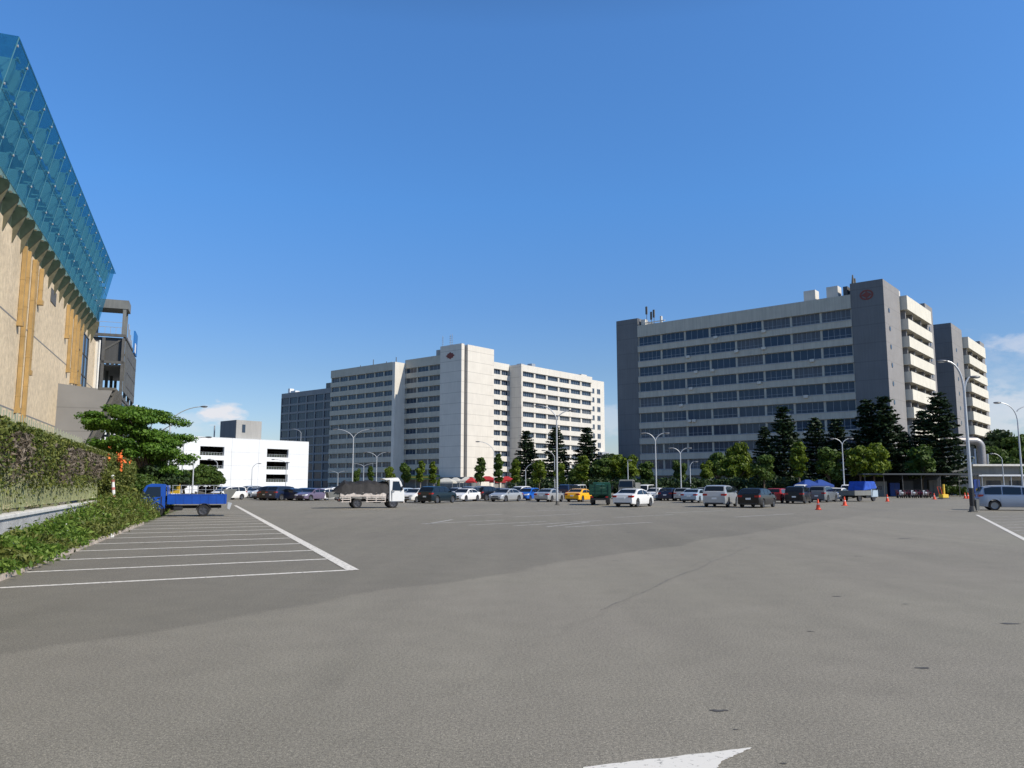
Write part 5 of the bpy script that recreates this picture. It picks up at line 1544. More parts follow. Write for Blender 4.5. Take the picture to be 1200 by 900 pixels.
for k in range(14):
    x = -2.0 + k * .18; lm.obox((x, rg.uniform(-.5, .5), .95 + rg.uniform(0, .22)), (rg.uniform(.1, .3), rg.uniform(-.05, .05), rg.uniform(-.05, .1)), (0, rg.uniform(.1, .25), 0), (0, 0, rg.uniform(.04, .1)))
lo = lm.build('scrap_load', M['steel_dark'], None); lo.matrix_world = Matrix.Translation(bt.location) @ Matrix.Rotation(R(90 - 250), 4, 'Z')
tag(lo, 'jumbled dark metal pieces lying in the bed of the blue truck', 'load')
for s in (-1, 1): MB().box(-2.34, -2.29, s * .62 - .1, s * .62 + .1, .56, .66).build('taillight', M['lamp_red'], bt)
for x in (1.12, -1.12):
    for s in (-1, 1):
        pts_ = [(x + .38 * math.cos(a), s * .815 - .02, .31 + .38 * math.sin(a)) for a in np.linspace(0, math.pi, 9)]
        pt2 = [(x + .35 * math.cos(a), s * .815 - .02, .31 + .35 * math.sin(a)) for a in np.linspace(math.pi, 0, 9)]
        MB().prism(pts_ + pt2, (0, .04, 0)).build('mudguard', M['trim_black'], bt)

# white truck with the black tarpaulin
wf_, wr_ = G(460, 594.6), G(422, 596.6)
tt = empty('tarpaulin_truck', (wf_ + wr_) / 2 + Vector((-.55, .9, 0)), R(90 - 70), 'small white truck with a black tarpaulin over its load, driving right', 'truck')
truck_wheels(tt, .34, (1.42, -1.15), .72)
chassis(tt, -2.3, 1.8, .85, .34, .58)
cab(tt, 1.12, 2.2, 1.72, 2.05, PAINT['white'], .45)
MB().prism([(.9, -.7, 1.98), (1.9, -.7, 2.0), (1.75, -.7, 2.16), (.6, -.7, 2.10)], (0, 1.4, 0)).build('wind_deflector', PAINT['white'], tt)
MB().box(-2.35, .88, -.86, .86, .80, .88).build('bed_floor', M['rust_white'], tt)
for s in (-1, 1):
    MB().box(-2.35, .88, s * .865 - .02, s * .865 + .02, .82, 1.10).build('side_board', M['rust_white'], tt)
    mb = MB()
    for z in (.44, .60, .74): mb.box(-.55, .86, s * .86 - .02, s * .86 + .02, z, z + .05); mb.box(-2.3, -1.6, s * .86 - .02, s * .86 + .02, z, z + .05)
    for x in (-.5, .15, .8, -2.2, -1.65): mb.box(x, x + .05, s * .86 - .015, s * .86 + .015, .42, .8)
    mb.build('underrun_guard', M['rust_white'], tt)
tp = MB(); vs = []; nx_, ny_ = 26, 9
for i in range(nx_):
    x = -2.75 + 3.82 * i / (nx_ - 1)
    hgt = 1.90 + .05 * math.sin(i * .5) + (.03 * math.sin(i * 1.7)); hgt -= max(0, -2.0 - x) * .9
    for j in range(ny_):
        a = j / (ny_ - 1); y = -.93 + 1.86 * a
        z = 1.08 + (hgt - 1.08) * min(1, math.sin(a * math.pi) ** .38) + .05 * math.sin(i * 1.1 + j * 2)
        if j in (0, ny_ - 1): z = 1.04 + .06 * math.sin(i * .9) + .04 * math.sin(i * 2.3)
        vs.append((x, y, z))
tp.add(vs, [(i * ny_ + j, (i + 1) * ny_ + j, (i + 1) * ny_ + j + 1, i * ny_ + j + 1) for i in range(nx_ - 1) for j in range(ny_ - 1)])
e0 = [i for i in range(ny_)]; e1 = [(nx_ - 1) * ny_ + j for j in range(ny_)]
b0 = len(tp.v)
tp.f.append(tuple(e0)); tp.f.append(tuple(e1[::-1]))
tpo = tp.build('tarpaulin', M['tarp_black'], None, smooth=True)
tpo.matrix_world = Matrix.Translation(tt.location) @ Matrix.Rotation(R(90 - 70), 4, 'Z')
tag(tpo, 'crumpled black tarpaulin stretched over the load of the white truck', 'tarpaulin')
MB().prism([(-2.4, -.84, .80), (-3.1, -.84, .72), (-3.2, -.84, 1.12), (-2.4, -.84, 1.18)], (0, 1.68, 0)).build('tailboard', M['panel_grey'], tt)
for s in (-1, 1): MB().box(-2.42, -2.37, s * .66 - .1, s * .66 + .1, .55, .66).build('taillight', M['lamp_red'], tt)
MB().box(-2.36, -2.3, -.84, .84, .5, .62).build('rear_bumper', M['trim_black'], tt)

# green truck seen from behind
gt = empty('green_truck', ahead(704, 592.2, 2.0), R(90 - 9), 'dark green truck with high slatted sides seen from behind, left of the white sedan', 'truck')
truck_wheels(gt, .36, (1.5, -1.3), .62)
chassis(gt, -2.1, 2.0, .7, .36, .62)
cab(gt, 1.2, 2.4, 1.6, 1.85, M['green_truck'], .5)
mb = MB()
mb.box(-2.2, 1.1, -.78, .78, .82, .90)
for s in (-1, 1):
    for z in (.9, 1.16, 1.42): mb.box(-2.2, 1.1, s * .79 - .02, s * .79 + .02, z, z + .22)
for z in (.9, 1.16, 1.42): mb.box(-2.24, -2.2, -.78, .78, z, z + .22)
for k in range(5):
    for s in (-1, 1): mb.box(-2.2 + k * .8, -2.14 + k * .8, s * .815 - .015, s * .815 + .015, .85, 1.7)
for y in (-.78, -.27, .24, .72): mb.box(-2.27, -2.24, y, y + .06, .85, 1.7)
mb.build('slatted_body', M['green_truck'], gt)
MB().sphere((-.5, 0, 1.3), .8, 1.9, .9, .55, 12, 8).build('covered_load', M['green_truck'], gt, smooth=True)
MB().box(-2.2, -2.12, -.74, .74, .42, .56).build('rear_bumper', M['trim_black'], gt)
for s in (-1, 1):
    MB().box(-2.24, -2.2, s * .6 - .1, s * .6 + .1, .62, .72).build('taillight', M['lamp_red'], gt)
    MB().box(-1.75, -1.72, s * .62 - .14, s * .62 + .14, .2, .75).build('mud_flap', M['trim_black'], gt)
    MB().box(1.3, 1.35, s * .95 - .06, s * .95 + .06, 1.3, 1.6).build('wing_mirror', M['trim_black'], gt)

# pickup with the blue tarpaulin
pk_ = empty('pickup_truck', ahead(1007, 587.8, 1.4), R(90 - 52), 'grey-green pickup truck with a blue cover behind its cab, right of the white hatchback', 'truck')
truck_wheels(pk_, .33, (1.4, -1.3), .70)
chassis(pk_, -2.1, 2.0, .8, .33, .55)
cab(pk_, .9, 2.2, 1.68, 1.85, PAINT['lightblue'], .42)
MB().box(-2.3, .8, -.82, .82, .62, .70).build('bed_floor', M['panel_grey'], pk_)
for s in (-1, 1): MB().box(-2.3, .8, s * .83 - .02, s * .83 + .02, .60, 1.08).build('side_board', M['panel_grey'], pk_)
MB().box(-2.34, -2.30, -.82, .82, .6, 1.08).build('tailboard', M['panel_grey'], pk_)
o = MB().prism([(-.6, -.84, 1.06), (2.0, -.86, 1.25), (1.65, -.86, 1.98), (-.2, -.84, 1.98)], (0, 1.7, 0)).build('blue_cover', M['tarp_blue'], pk_, bevel=.05)

# small glazed-cab truck in the back row
bk = empty('cab_truck', ahead(738, 584.6, 1.5), R(90 - 200), 'grey truck with a wide pale windscreen behind the white sedan roof', 'truck')
truck_wheels(bk, .34, (1.4, -1.3), .70); chassis(bk, -2.1, 2, .8, .34, .55)
cab(bk, .9, 2.2, 1.8, 2.25, M['panel_grey'], .5)
MB().box(-2.3, .8, -.88, .88, .7, 1.9).build('cargo_box', M['panel_grey'], bk, bevel=.03)

# ================================================================== lamp posts
def lamp(px, by, H_, arms, label, name='lamp_post', Y=None, r=.09, tip=None, group='lamp posts around the lot', dark=True, base=True, az=0):
    """arms: list of (reach sideways, start z below top, rise, curl)"""
    loc = G(px, by) if Y is None else Vector((HX(px, Y), Y, 0))
    o = empty(name, loc, az, label, 'lamp post', group)
    zj = min(a[1] for a in arms)
    MB().tube([(0, 0, 0), (0, 0, 1.2), (0, 0, zj)], [r, r * .9, r * .62], 12).build('pole', M['lamp_grey'], o, smooth=True)
    if base:
        MB().box(-.2, .2, -.2, .2, .0, .05).tube([(0, 0, .05), (0, 0, .35)], [r * 1.6, r * 1.15], 10).build('base', M['steel_dark'], o)
    for (reach, z0, rise, curl) in arms:
        pts_ = []
        for k in range(9):
            t_ = k / 8
            x = reach * (t_ ** (1.0 + curl)); z = z0 + rise * (1 - (1 - t_) ** (1.6))
            pts_.append((x, 0, z))
        a_ = MB().tube(pts_, [r * .55 - r * .02 * k for k in range(9)], 8).build('arm', M['lamp_grey'], o, smooth=True)
        s = 1 if reach > 0 else -1
        x, z = pts_[-1][0], pts_[-1][2]
        hd = MB().sphere((x + s * .28, 0, z + .0), .36, 1.0, .42, .24, 12, 8).build('lamp_head', M['lamp_dark' if dark else 'lamp_grey'], o, smooth=True)
        MB().sphere((x + s * .33, 0, z - .045), .24, 1.0, .5, .25, 10, 6).build('lamp_lens', M['lamp_lens'], hd, smooth=True)
    return o
dbl = lambda z, w=1.6, rise=1.0: [(-w, z, rise, .55), (w, z, rise, .55)]
lamp(653, 592, 7.6, [(-1.2, 6.95, 1.15, .5), (1.05, 6.95, .75, .5)], 'tall two-armed lamp post in the middle of the lot in front of a silver sedan')
lm_ = lamp(1140, 600, 8.8, [(-.95, 7.0, 2.3, 1.4), (.45, 7.2, 1.1, .6)], 'tall grey lamp post with one long curved arm beside the silver minivan', r=.13)
mb = MB().box(.14, .34, -.18, .10, .1, .75).build('control_box', M['panel_grey'], lm_, bevel=.02)
MB().tube([(0, 0, .36), (0, 0, 1.45)], .15, 12).build('black_band', M['trim_black'], lm_)
lamp(413, 0, 8.6, dbl(7.3, 2.0, 1.15), 'tall two-armed lamp post rising behind the tarpaulin truck', Y=98)
lamp(441, 0, 7, dbl(5.7, 1.5, .9), 'shorter two-armed lamp post behind the tarpaulin truck, right of the tall one', Y=122)
lamp(426, 0, 7, dbl(5.3, 2.0, .7), 'small far two-armed lamp post between the two larger ones over the tarpaulin truck', Y=165)
lamp(396, 0, 5, dbl(4.0, 1.5, .6), 'low distant two-armed lamp post above the truck tail, before the grid building', Y=175)
lamp(769.5, 586.5, 7.2, dbl(6.2, .95, .9), 'two-armed lamp post standing between white hatchback and navy estate car')
lamp(798, 0, 6.6, dbl(5.6, .95, .8), 'two-armed lamp post right of the taller one in front of the dark office block', Y=104)
lamp(809, 0, 5, [(.55, 4.2, .65, .3)], 'short one-armed lamp post among the street trees before the dark office block', Y=112)
lamp(989, 0, 7.5, dbl(6.6, .9, .8), 'two-armed lamp post behind the grey SUV, in front of the conifers', Y=100)
lamp(1001, 0, 5.4, dbl(4.6, 1.4, .5), 'low lamp post with two pale heads right of the conifer lamp', Y=128, dark=False)
lamp(579, 0, 8.3, [(-2.2, 6.4, 1.7, .7)], 'one-armed lamp post before the sunny blank wall of the cream tower', Y=120)
lamp(616, 0, 5.2, [(1.1, 4.0, .9, .3)], 'low one-armed lamp post below the dark conifers', Y=125)
lamp(650, 0, 7.5, [(-1.5, 6.1, 1.1, .5)], 'thin one-armed lamp post half hidden behind the tall central one', Y=130)
lamp(736, 0, 5.5, [(.01, 4.4, .6, .3)], 'plain short lamp post over the grey truck', Y=110)
lamp(295, 0, 6, [(1.0, 4.4, 1.0, .4)], 'low lamp post before the blank white car park wall', Y=142, dark=False)
lamp(335, 0, 6.6, [(-2.2, 5.6, .7, .4), (.01, 5.6, .1, .3)], 'thin lamp post at the right openings of the car park', Y=148)
lamp(196, 0, 9, [(2.8, 7.4, 1.5, .5)], 'tall curved lamp arm reaching right above the umbrella tree', Y=74)
lamp(213, 0, 6.4, [(2.2, 5.6, .8, .5)], 'second curved lamp arm lower above the umbrella tree', Y=80)
lamp(226, 0, 4.6, [(-.9, 3.9, .6, .5)], 'low lamp pole left of the car park opening behind the blue truck', Y=78)
lamp(1198, 0, 8.5, [(-1.35, 6.9, 1.75, 1.1), (1.6, 7.9, .6, .4)], 'lamp post at the right edge of the view with a camera arm', Y=68)
# roof lamp on the car park
rl = lamp(351, 0, 6, [(-1.9, 14.3, 1.0, .5)], 'one-armed lamp rising above the roof of the white car park', Y=196)
# right cobra head in the far back
lamp(1176, 0, 7, [(-1.2, 5.4, .9, .5)], 'distant lamp post in front of the trees at the right', Y=120)
lamp(254, 0, 7, [(-1.0, 4.9, .7, .5)], 'short lamp post behind the tail of the blue truck near the car park', Y=125)

# ================================================================== traffic cones and machines
def cone(px, by, label, m='cone_orange', s=1.0):
    o = empty('traffic_cone', G(px, by), rng.uniform(0, 1.5), label, 'traffic cone', 'orange traffic cones')
    o.scale = (s, s, s)
    MB().box(-.2, .2, -.2, .2, 0, .04).build('base', M['cone_orange'], o, bevel=.01)
    MB().tube([(0, 0, .04), (0, 0, .72)], [.15, .03], 16).build('cone_body', M[m], o, smooth=True)
    MB().tube([(0, 0, .36), (0, 0, .50)], [.094, .068], 16).build('reflective_band', M['cone_white'], o, smooth=True)
cone(959, 597.5, 'nearest orange cone, in front of the black and grey SUVs')
cone(990, 592.6, 'orange cone in front of the white hatchback and the pickup')
cone(1040, 587.8, 'orange cone standing alone before the grey booth')
cone(1095, 585.2, 'orange cone left of the yellow machine')
cone(1131, 584.2, 'left one of three cones at the foot of the leaning lamp post')
cone(1134.5, 584.4, 'middle one of three cones at the foot of the leaning lamp post')
cone(1150, 585, 'cone between lamp post and minivan')
ym = empty('plate_compactor', G(1106, 584.8), .4, 'small yellow and orange road machine beside the shelter', 'machine')
MB().box(-.5, .5, -.3, .3, .12, .55).build('engine_housing', M['cone_yellow'], ym, bevel=.05)
MB().box(-.6, .6, -.35, .35, .0, .1).build('base_plate', M['steel_dark'], ym)
MB().tube([(-.4, -.2, .5), (-.7, -.2, 1.4), (-.7, .2, 1.4), (-.4, .2, .5)], .03, 6).build('handle', M['cone_orange'], ym)
MB().tube([(.1, 0, .55), (.1, 0, 1.7)], .12, 8).build('exhaust_stack', M['cone_yellow'], ym)
yp = empty('barrier_post', G(1147.5, 586.4), 0, 'yellow barrier post just right of the leaning lamp post', 'barrier')
MB().box(-.22, .22, -.15, .15, 0, 1.25).build('housing', M['cone_yellow'], yp, bevel=.04); MB().box(-.18, .18, -.17, -.151, .7, 1.05).build('panel', M['trim_black'], yp)

# scooters in a row by the shelter
def scooter_proto():
    o = empty('scooter', (0, 0, 0), 0)
    wm_ = wheel_meshes(.24, .1, True)
    for x in (-.62, .62):
        w = link_mesh('wheel', wm_[0], o, (x, 0, .24), 0); link_mesh('rim', wm_[1], w)
    MB().prism([(-.85, -.14, .62), (-.6, -.14, .35), (.25, -.14, .22), (.45, -.14, .30), (.62, -.14, .95), (.5, -.14, .95), (.32, -.14, .40), (-.1, -.14, .36), (-.15, -.14, .72), (-.8, -.14, .76)], (0, .28, 0)).build('body', PAINT['maroon'], o, bevel=.03)
    MB().box(-.75, -.05, -.15, .15, .77, .86).build('seat', M['trim_black'], o, bevel=.03)
    MB().tube([(.5, -.32, 1.05), (.56, 0, 1.0), (.5, .32, 1.05)], .02, 6).build('handlebar', M['trim_black'], o)
    MB().sphere((.64, 0, .85), .08).build('headlight', M['lamp_clear'], o, smooth=True)
    return o
sp = scooter_proto()
for k in range(9):
    o = sp if k == 0 else copy_tree(sp)
    o.location = G(1052 + k * 4.6, 583.6); o.rotation_euler = (0, 0, R(70) + .05 * (k % 3))
    tag(o, '%s scooter counted from the booth in the row before the low shelter' % ['first dark', 'second, white', 'third, dark', 'fourth, dark', 'fifth, white', 'sixth, dark', 'seventh, dark', 'eighth, white', 'last dark'][k], 'scooter', 'scooters parked before the shelter')
    if k % 3 == 1:
        for c_ in o.children:
            if c_.name.startswith('body'): c_.material_slots[0].link = 'OBJECT'; c_.material_slots[0].material = PAINT['white']
# ================================================================== low shelter, booth, low buildings at right
YS = 112
xa_, xb_ = HX(998, YS), HX(1133, YS)
sh = empty('shelter', (xa_, YS, 0), 0, 'long low shelter with a thin flat dark roof, full of vehicles and stores', 'shelter')
wS = xb_ - xa_
MB().box(0, wS, -3.6, 7, 3.0, 3.16).build('roof', M['frame_dark'], sh)
MB().box(0, wS, -3.66, -3.603, 2.98, 3.18).build('roof_edge', M['frame_dark'], sh)
for k in range(7): MB().tube([(.4 + (wS - .8) * k / 6, -3.3, 0), (.4 + (wS - .8) * k / 6, -3.3, 3)], .05, 8).build('post', M['steel_dark'], sh)
MB().box(0, wS, 6.8, 7, 0, 3.0).build('back_wall', mat('shed_gloom', (.02, .024, .03), .8, var=.3, vscale=.5), sh)  # near-black colour paints in the shade under the shelter roof
bo = empty('booth', (HX(1024, YS), YS - .5, 0), 0, 'pale grey site booth with a small dark window under the shelter roof', 'booth')
bwid = HX(1037, YS) - HX(1024, YS)
MB().box(0, bwid, 0, 2.4, 0, 2.1).build('wall', M['panel_grey'], bo)
MB().box(.35, .85, -.02, -.003, .95, 1.5).build('window', M['window_pane'], bo)
for k, (px, w, h, m_, lab) in enumerate(((1047, 1.4, 1.9, 'blue_canvas', 'blue covered stack in the shelter next to the booth'), (1062, 1.6, 2.2, 'trim_black', 'dark cabinet in the shelter behind the scooters'), (1092, 1.2, 2.3, 'steel_dark', 'brown-black cabinet at the end of the shelter'), (1143, .9, 2.4, 'blue_canvas', 'dark blue banner stand near the leaning lamp post'))):
    o = empty('storage_cabinet' if k != 3 else 'banner_stand', (HX(px, YS + 1), YS + 1, 0), 0, lab, 'cabinet' if k != 3 else 'banner')
    MB().box(-w / 2, w / 2, -.3, .3, .06, h).build('body', M[m_], o, bevel=.04); MB().box(-w / 2 + .05, w / 2 - .05, -.25, .25, 0, .06).build('foot', M['steel_dark'], o)
    MB().box(-.02, .02, -.32, -.301, .2, h - .15).build('door_gap', M['trim_black'], o)
# low annex to the right
YX = 126
an = empty('low_annex', (HX(1116, YX), YX, 0), 0, 'low pale grey flat-roofed annex at the right with a thin white canopy edge', 'building')
wX = HX(1330, YX) - HX(1116, YX)
MB().box(0, wX, 0, 12, 0, 2.9).build('wall', M['concrete_grey'], an)
MB().box(2.5, wX, -3, -.01, 2.95, 3.2).build('canopy', M['white_wall'], an)
for k in range(6): MB().tube([(3 + k * 4.5, -2.8, 0), (3 + k * 4.5, -2.8, 2.95)], .08, 8).build('canopy_post', M['steel_galv'], an)
for k in range(5): MB().box(5.3 + k * 3.6, 7.6 + k * 3.6, -.02, -.003, .1, 2.3).build('shopfront', M['window_pane'], an)
MB().box(0, 12, 2, 12, 2.9, 4.6).build('upper_storey', M['panel_grey'], an)
MB().box(4, 15, 1, 2.2, 4.6, 4.9).build('roof_slab', M['cream_plain'], an)
YD = 150
dx0 = HX(1128, YD)
du = empty('duct_block', (dx0, YD, 0), 0, 'pale block wrapped by a fat bent grey pipe at the foot of the far tower', 'building')
wD = HX(1147, YD) - dx0
MB().box(-2.6, wD, .6, 8, 0, 9.0).build('block', M['panel_grey'], du)
MB().box(.2, wD - .25, .5, .598, 4.2, 7.0).build('glazed_panel', mat('pale_panel', (.36, .42, .46), .4, var=.1), du)
MB().box(wD - .25, wD + .05, .3, .55, 3.6, 8.4).build('white_fin', M['white_wall'], du)
pth = [(-2.4, 0, 9.9)] + [(wD - .4 + 1.25 * math.sin(a), 0, 8.6 + 1.25 * math.cos(a)) for a in np.linspace(0, math.pi / 2, 9)] + [(wD + .85, 0, 3.4)]
MB().tube(pth, .72, 14).build('bent_pipe', mat('pipe_metal', (.33, .31, .30), .4, metal=.4, var=.15), du, smooth=True)
MB().tube([(wD + 2.1, .3, 3.2), (wD + 2.1, .3, 7.4)], .22, 8).build('riser_pipe', M['steel_galv'], du, smooth=True)

# plant bed under the shelter end
for k, px in enumerate((1109, 1114, 1120, 1126)):
    place_tree('shrub', 'leaf_mid', k % 2, Vector((HX(px, 116), 116, 0)), .55, .75, ('small leafy shrub, %s in the green row under the shelter end' % ['leftmost', 'second', 'third', 'rightmost'][k]), 'shrub', 'shrubs under the shelter end', 'shrub')

# awnings before building B
def awning(px, Y, w, h, mt, label, name='canopy_tent', dep=3.0):
    o = empty(name, Vector((HX(px, Y), Y, 0)), rng.uniform(-.3, .3), label, 'canopy tent', 'canopy tents behind the cars')
    z0 = h - .7
    MB().add([(-w / 2, -dep / 2, z0), (w / 2, -dep / 2, z0), (w / 2, dep / 2, z0), (-w / 2, dep / 2, z0), (-w * .12, 0, h), (w * .12, 0, h)], [(0, 1, 5, 4), (1, 2, 5), (2, 3, 4, 5), (3, 0, 4)]).build('canopy', M[mt], o)
    mb = MB()
    for a in (-1, 1):
        mb.box(-w / 2, w / 2, a * dep / 2 - .015, a * dep / 2 + .015, z0 - .3, z0 - .003)
        mb.box(a * w / 2 - .015, a * w / 2 + .015, -dep / 2 + .02, dep / 2 - .02, z0 - .3, z0 - .003)
    mb.build('valance', M[mt], o)
    for a in (-1, 1):
        for b_ in (-1, 1): MB().tube([(a * (w / 2 - .05), b_ * (dep / 2 - .05), 0), (a * (w / 2 - .05), b_ * (dep / 2 - .05), z0)], .03, 6).build('pole', M['steel_galv'], o)
awning(523, 150, 3.6, 2.9, 'white_canvas', 'off-white canopy tent left of the cream tower foot')
awning(534, 152, 2.4, 3.0, 'white_canvas', 'second off-white canopy tent before the cream tower foot')
awning(547, 148, 2.4, 3.1, 'white_canvas', 'small white canopy tent left of the red ones')
awning(552.5, 147, 1.5, 3.0, 'red_canvas', 'small red canopy tent right beside the white one')
awning(571, 146, 3.6, 3.2, 'red_canvas', 'wide red canopy tent in front of the cream tower')
awning(583, 147, 2.8, 3.0, 'red_canvas', 'red canopy tent next right of the widest red one')
awning(594, 149, 2.6, 3.2, 'red_canvas', 'rightmost red canopy tent, by the dark conifers')
awning(946, 104, 2.6, 2.3, 'blue_canvas', 'blue canopy tent behind the boxy black SUV', dep=2.4)
awning(961, 105, 2.4, 2.3, 'blue_canvas', 'blue canopy tent left of the conifer lamp post', dep=2.4)

# ================================================================== planting belts
DK = 'dark tiered conifers by the buildings'
def py2h(py, Y): return HP(600, py, Y).z
pines = [  # px, top py, Y, label
 (617, 505, 185, 'leftmost dark conifer before the cream tower, slightly thin on top'),
 (652, 500, 182, 'dark conifer directly behind the tall central lamp post'),
 (687, 500, 180, 'dark conifer before the right wing of the cream building'),
 (898, 500, 134, 'short dark conifer at the left end of the office block row'),
 (921, 477, 130, 'slim tall dark conifer before the window bands of the office block'),
 (958, 489, 132, 'dark conifer third in the office block row, round topped'),
 (981, 490, 133, 'dark conifer fourth in the office block row behind the thin lamp'),
 (1020, 468, 128, 'tall dark conifer before the emblem tower, left of the pair'),
 (1041, 465, 126, 'tallest dark conifer of the row, right of the pair before the emblem tower'),
 (1063, 505, 126, 'airy dark conifer with gaps against the cream balconies'),
 (1086, 480, 132, 'slender dark conifer behind the double lamp side of the balconies'),
 (1107, 460, 124, 'tall dark conifer between the two grey office blocks'),
]
for i, (px, ty, Y, lab) in enumerate(pines):
    h = py2h(ty, Y)
    place_tree('pine', 'leaf_dark', i % 4, Vector((HX(px, Y), Y, 0)), (h / 15) * (1.38 if i > 2 else 1.42), h / 15, lab, 'conifer', DK, 'conifer_tree').rotation_euler.rotate_axis('X', R(rng.uniform(-2, 2)))
ST = 'small clipped street trees behind the lot'
street = [ # px, top py, Y, kind, leaf, width m (diameter target), label
 (418, 548, 140, 'round', 'leaf_mid', .8, 'small street tree right of the tall lamp over the truck'),
 (434, 546, 142, 'slender', 'leaf_mid', .9, 'small dark street tree between two lamp posts over the truck'),
 (457, 544, 140, 'round', 'leaf_bright', .95, 'rounded green street tree above the white truck cab'),
 (474, 541, 142, 'round', 'leaf_mid', 1.0, 'sparse street tree just right of the truck cab'),
 (493, 540, 140, 'slender', 'leaf_bright', 1.2, 'bright upright street tree over the teal off-roader left end'),
 (508, 541, 143, 'slender', 'leaf_bright', 1.2, 'bright upright street tree over the teal off-roader right end'),
 (514, 560, 138, 'round', 'leaf_bright', .6, 'low bright bush-like tree before the green shop fascia'),
 (563, 536, 112, 'slender', 'leaf_mid', 1.15, 'dark upright street tree before the sunny blank wall'),
 (585, 532, 118, 'slender', 'leaf_mid', 1.1, 'street tree just right of the one-armed lamp before the blank wall'),
 (604, 538, 115, 'slender', 'leaf_bright', 1.2, 'tapering green street tree left of the dark conifers'),
 (632, 538, 118, 'round', 'leaf_bright', 1.15, 'rounded bright street tree between the first two dark conifers'),
 (656, 540, 120, 'round', 'leaf_bright', 1.0, 'bright street tree behind the tall central lamp post'),
 (672, 546, 125, 'round', 'leaf_mid', 1.0, 'dull green street tree behind the yellow taxi'),
 (683, 534, 118, 'slender', 'leaf_bright', 1.5, 'lumpy bright street tree behind the green truck left side'),
 (706, 533, 122, 'round', 'leaf_mid', 1.4, 'leafy street tree directly above the green truck'),
 (722, 531, 124, 'round', 'leaf_bright', 1.4, 'leafy bright tree above the white sedan'),
 (738, 532, 120, 'round', 'leaf_bright', 1.3, 'leafy bright tree left of the first office block lamp post'),
 (758, 537, 122, 'round', 'leaf_mid', 1.2, 'green tree immediately left of the two-armed lamp post'),
 (797, 538, 122, 'round', 'leaf_mid', 1.1, 'dark green street tree behind the shorter two-armed lamp'),
 (828, 539, 118, 'round', 'leaf_bright', 1.05, 'rounded street tree right of the one-armed lamp'),
 (895, 529, 112, 'round', 'leaf_mid', 1.5, 'big rounded green tree above the black estate car'),
 (937, 518, 112, 'slender', 'leaf_bright', 1.15, 'slender bright tree with a bare trunk above the boxy black SUV'),
 (972, 523, 112, 'round', 'leaf_mid', 1.55, 'big rounded green tree left of the conifer lamp post'),
 (1008, 517, 110, 'round', 'leaf_bright', 1.2, 'bright green tree, left one of the close pair over the shelter'),
 (1024, 517, 110, 'round', 'leaf_bright', 1.4, 'bright green tree, right one of the close pair over the shelter'),
 (1081, 520, 116, 'round', 'leaf_mid', 1.5, 'rounded green tree over the shelter before the cream balconies'),
]
for i, (px, ty, Y, kd_, lf, wd, lab) in enumerate(street):
    h = py2h(ty, Y); h0 = 5.0 if kd_ == 'round' else 5.3
    place_tree(kd_, lf, i % 3, Vector((HX(px, Y), Y, 0)), wd * (1.0 if kd_ == 'round' else 1.15) * h / 5.2 * .82, h / h0, lab, 'tree', ST, 'street_tree')
for px, ty, Y, s, lab, lf in ((862, 533, 122, 1.0, 'wide yellowish green tree between the silver SUV and the black estate', 'leaf_bright'), (842, 530, 130, .9, 'pale feathery tree behind the wide yellowish one', 'leaf_mid'), (866, 518, 140, .8, 'light crown rising highest above the wide yellowish tree', 'leaf_bright')):
    h = py2h(ty, Y); place_tree('broad', lf, 0, Vector((HX(px, Y), Y, 0)), s, h / 6.2, lab, 'tree', None, 'broad_tree')
FR = 'dense trees far at the right'
for i, (px, ty, Y, s, lab) in enumerate(((1165, 522, 170, 1.0, 'dense dark green tree right of the bent pipe'), (1178, 505, 178, 1.5, 'tall dense tree at the right behind the others'), (1192, 512, 172, 1.4, 'dense dark tree at the right edge of the view'), (1180, 535, 150, 1.1, 'lighter green tree in front of the dense right trees'), (1210, 508, 180, 1.6, 'dense tree just cut off by the right edge'), (1158, 535, 165, .8, 'small dark tree beside the bent pipe'))):
    h = py2h(ty, Y); place_tree('broad', 'leaf_mid' if i != 1 else 'leaf_shrub', i % 2, Vector((HX(px, Y), Y, 0)), s * h / 7.5, h / 6.2, lab, 'tree', FR, 'broad_tree')
for i, (px, ty, Y, s, lab) in enumerate(((716, 531, 260, 1.5, 'low tree crown in the gap between the two big buildings'), (700, 545, 230, 1.2, 'dark tree at the right foot of the cream building'), (727, 545, 200, 1.2, 'dark tree at the left foot of the office block'))):
    h = py2h(ty, Y); place_tree('broad', 'leaf_shrub', i % 2, Vector((HX(px, Y), Y, 0)), s, h / 6.2, lab, 'tree', 'dark trees between the big buildings', 'broad_tree')
gb_ = empty('gap_building', Vector((HX(716, 300), 300, 0)), 0, 'tiny far roof with railing in the gap between the two big buildings', 'building')
MB().box(-4, 4, 0, 8, 0, 12.4).build('wall', M['panel_grey'], gb_); MB().box(-4.3, 4.3, -.3, 8.3, 12.4, 12.9).build('roof', M['frame_dark'], gb_); MB().box(-3, -.5, 1, 4, 12.9, 14.0).build('roof_box', M['white_wall'], gb_)
# hedge belt behind the cars
belt_ = MB
hb_n = 0
P, Nn = [], []
nr = np.random.default_rng(77)
for k in range(330):
    px = 600 + 405 * (k / 329); Y = 112 + 10 * rng.random() + (25 if px < 690 else 0)
    p_, d2_ = blob_pts((HX(px, Y), Y, rng.uniform(.5, 2.1)), (.9, .9, .8), 120, .4); P.append(p_); Nn.append(d2_)
hedge = link_mesh('hedge', leaf_mesh('hedge', np.concatenate(P), .26, M['leaf_shrub'], np.concatenate(Nn), jit=.8))
tag(hedge, 'long dark hedge behind the parked cars under the conifers', 'hedge')

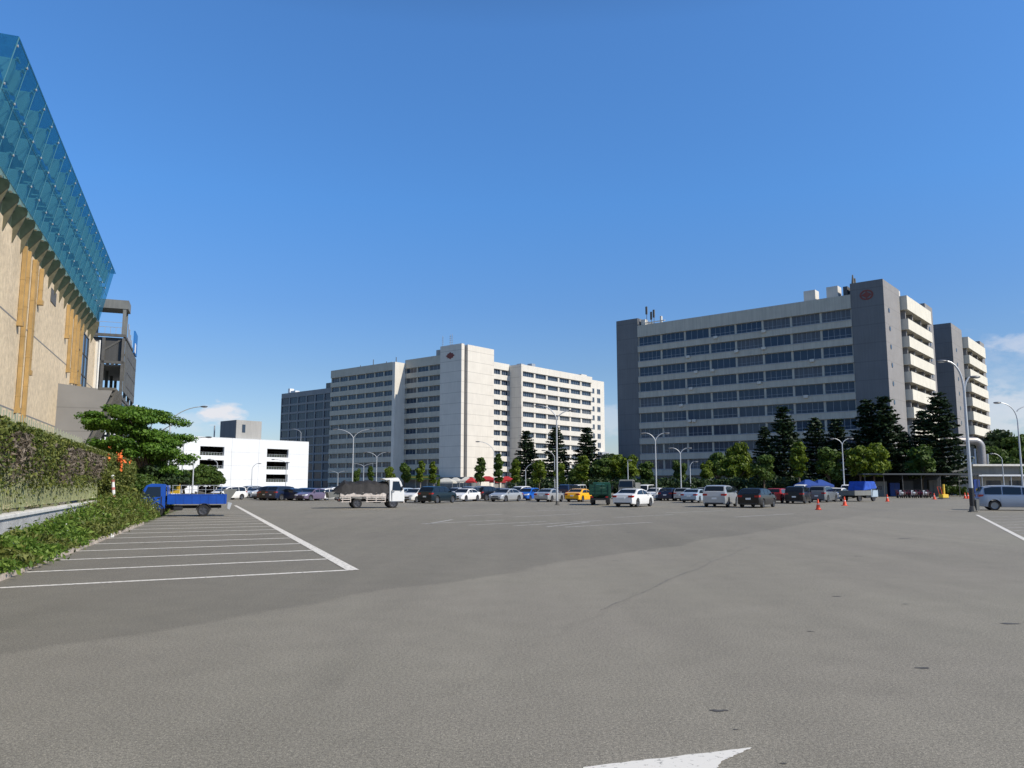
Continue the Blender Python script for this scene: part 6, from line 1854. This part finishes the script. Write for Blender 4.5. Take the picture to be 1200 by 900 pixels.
# trees behind the blue truck
h = py2h(479, 56)
fl_ = place_tree('flame', 'leaf_flame', 0, LW(OF - 3.6, 0) * 0 + Vector((HX(164, 56), 56, 0)), .86, h / 6.9, 'flat-topped umbrella tree with feathery layers behind the hedge, above the blue truck', 'tree', None, 'umbrella_tree', rz=.6)
for i, (px, ty, Y, s, lf, lab) in enumerate(((178, 545, 56, .62, 'leaf_shrub', 'dark bushy tree right over the cab of the blue truck'), (163, 556, 52, .5, 'leaf_mid', 'low leafy tree at the end of the creeper hedge'), (200, 552, 78, .75, 'leaf_shrub', 'dark tree behind the headboard of the blue truck'), (238, 545, 104, .8, 'leaf_mid', 'green tree in front of the left car park openings'), (248, 553, 108, .65, 'leaf_mid', 'green tree behind the tailboard of the blue truck'), (216, 551, 100, .9, 'leaf_mid', 'dark green tree behind the bed of the blue truck'), (140, 520, 72, 1.0, 'leaf_mid', 'green tree against the dark steel tower'), (185, 538, 90, 1.0, 'leaf_shrub', 'dark tree under the umbrella crown'), (168, 570, 47, .42, 'leaf_shrub', 'low dark bush the blue truck is nosed into'))):
    h = py2h(ty, Y); place_tree('broad', lf, i % 2, Vector((HX(px, Y), Y, 0)), s, max(h, .8) / 6.2, lab, 'tree', 'trees behind the blue truck', 'broad_tree')
for i, (px, Y, s) in enumerate(((158, 44, .8), (166, 43.5, .9), (172, 42.6, .75), (160, 47, 1.0), (176, 46, .9))):
    place_tree('shrub', 'leaf_hedge' if i % 2 else 'leaf_mid', i % 2, Vector((HX(px, Y), Y, 0)), s, s, 'leafy bush, %s in the clump at the nose of the blue truck' % ['leftmost front', 'middle front', 'rightmost front', 'back left', 'back right'][i], 'shrub', 'bushes at the nose of the blue truck', 'shrub')
# white low buildings far left behind trees
lb = empty('white_annex', Vector((HX(176, 128), 128, 0)), 0, 'low white building glimpsed through the umbrella tree', 'building')
MB().box(-8, .2, 0, 10, 0, 8.6).build('wall', M['white_wall'], lb)
for z in (1.5, 4.3, 6.4): MB().box(-6.5, -1, -.03, -.003, z, z + 1.1).build('window', M['window_pane'], lb)
ys = empty('yellow_sign', Vector((HX(206, 60), 60, 0)), 0, 'yellow sign board behind the headboard of the blue truck', 'sign')
MB().box(-.35, .35, -.03, .03, 1.0, 1.9).build('board', M['cone_yellow'], ys); MB().tube([(0, .05, 0), (0, .05, 1.8)], .03, 6).build('post', M['steel_galv'], ys)
print('objects', len(bpy.data.objects))
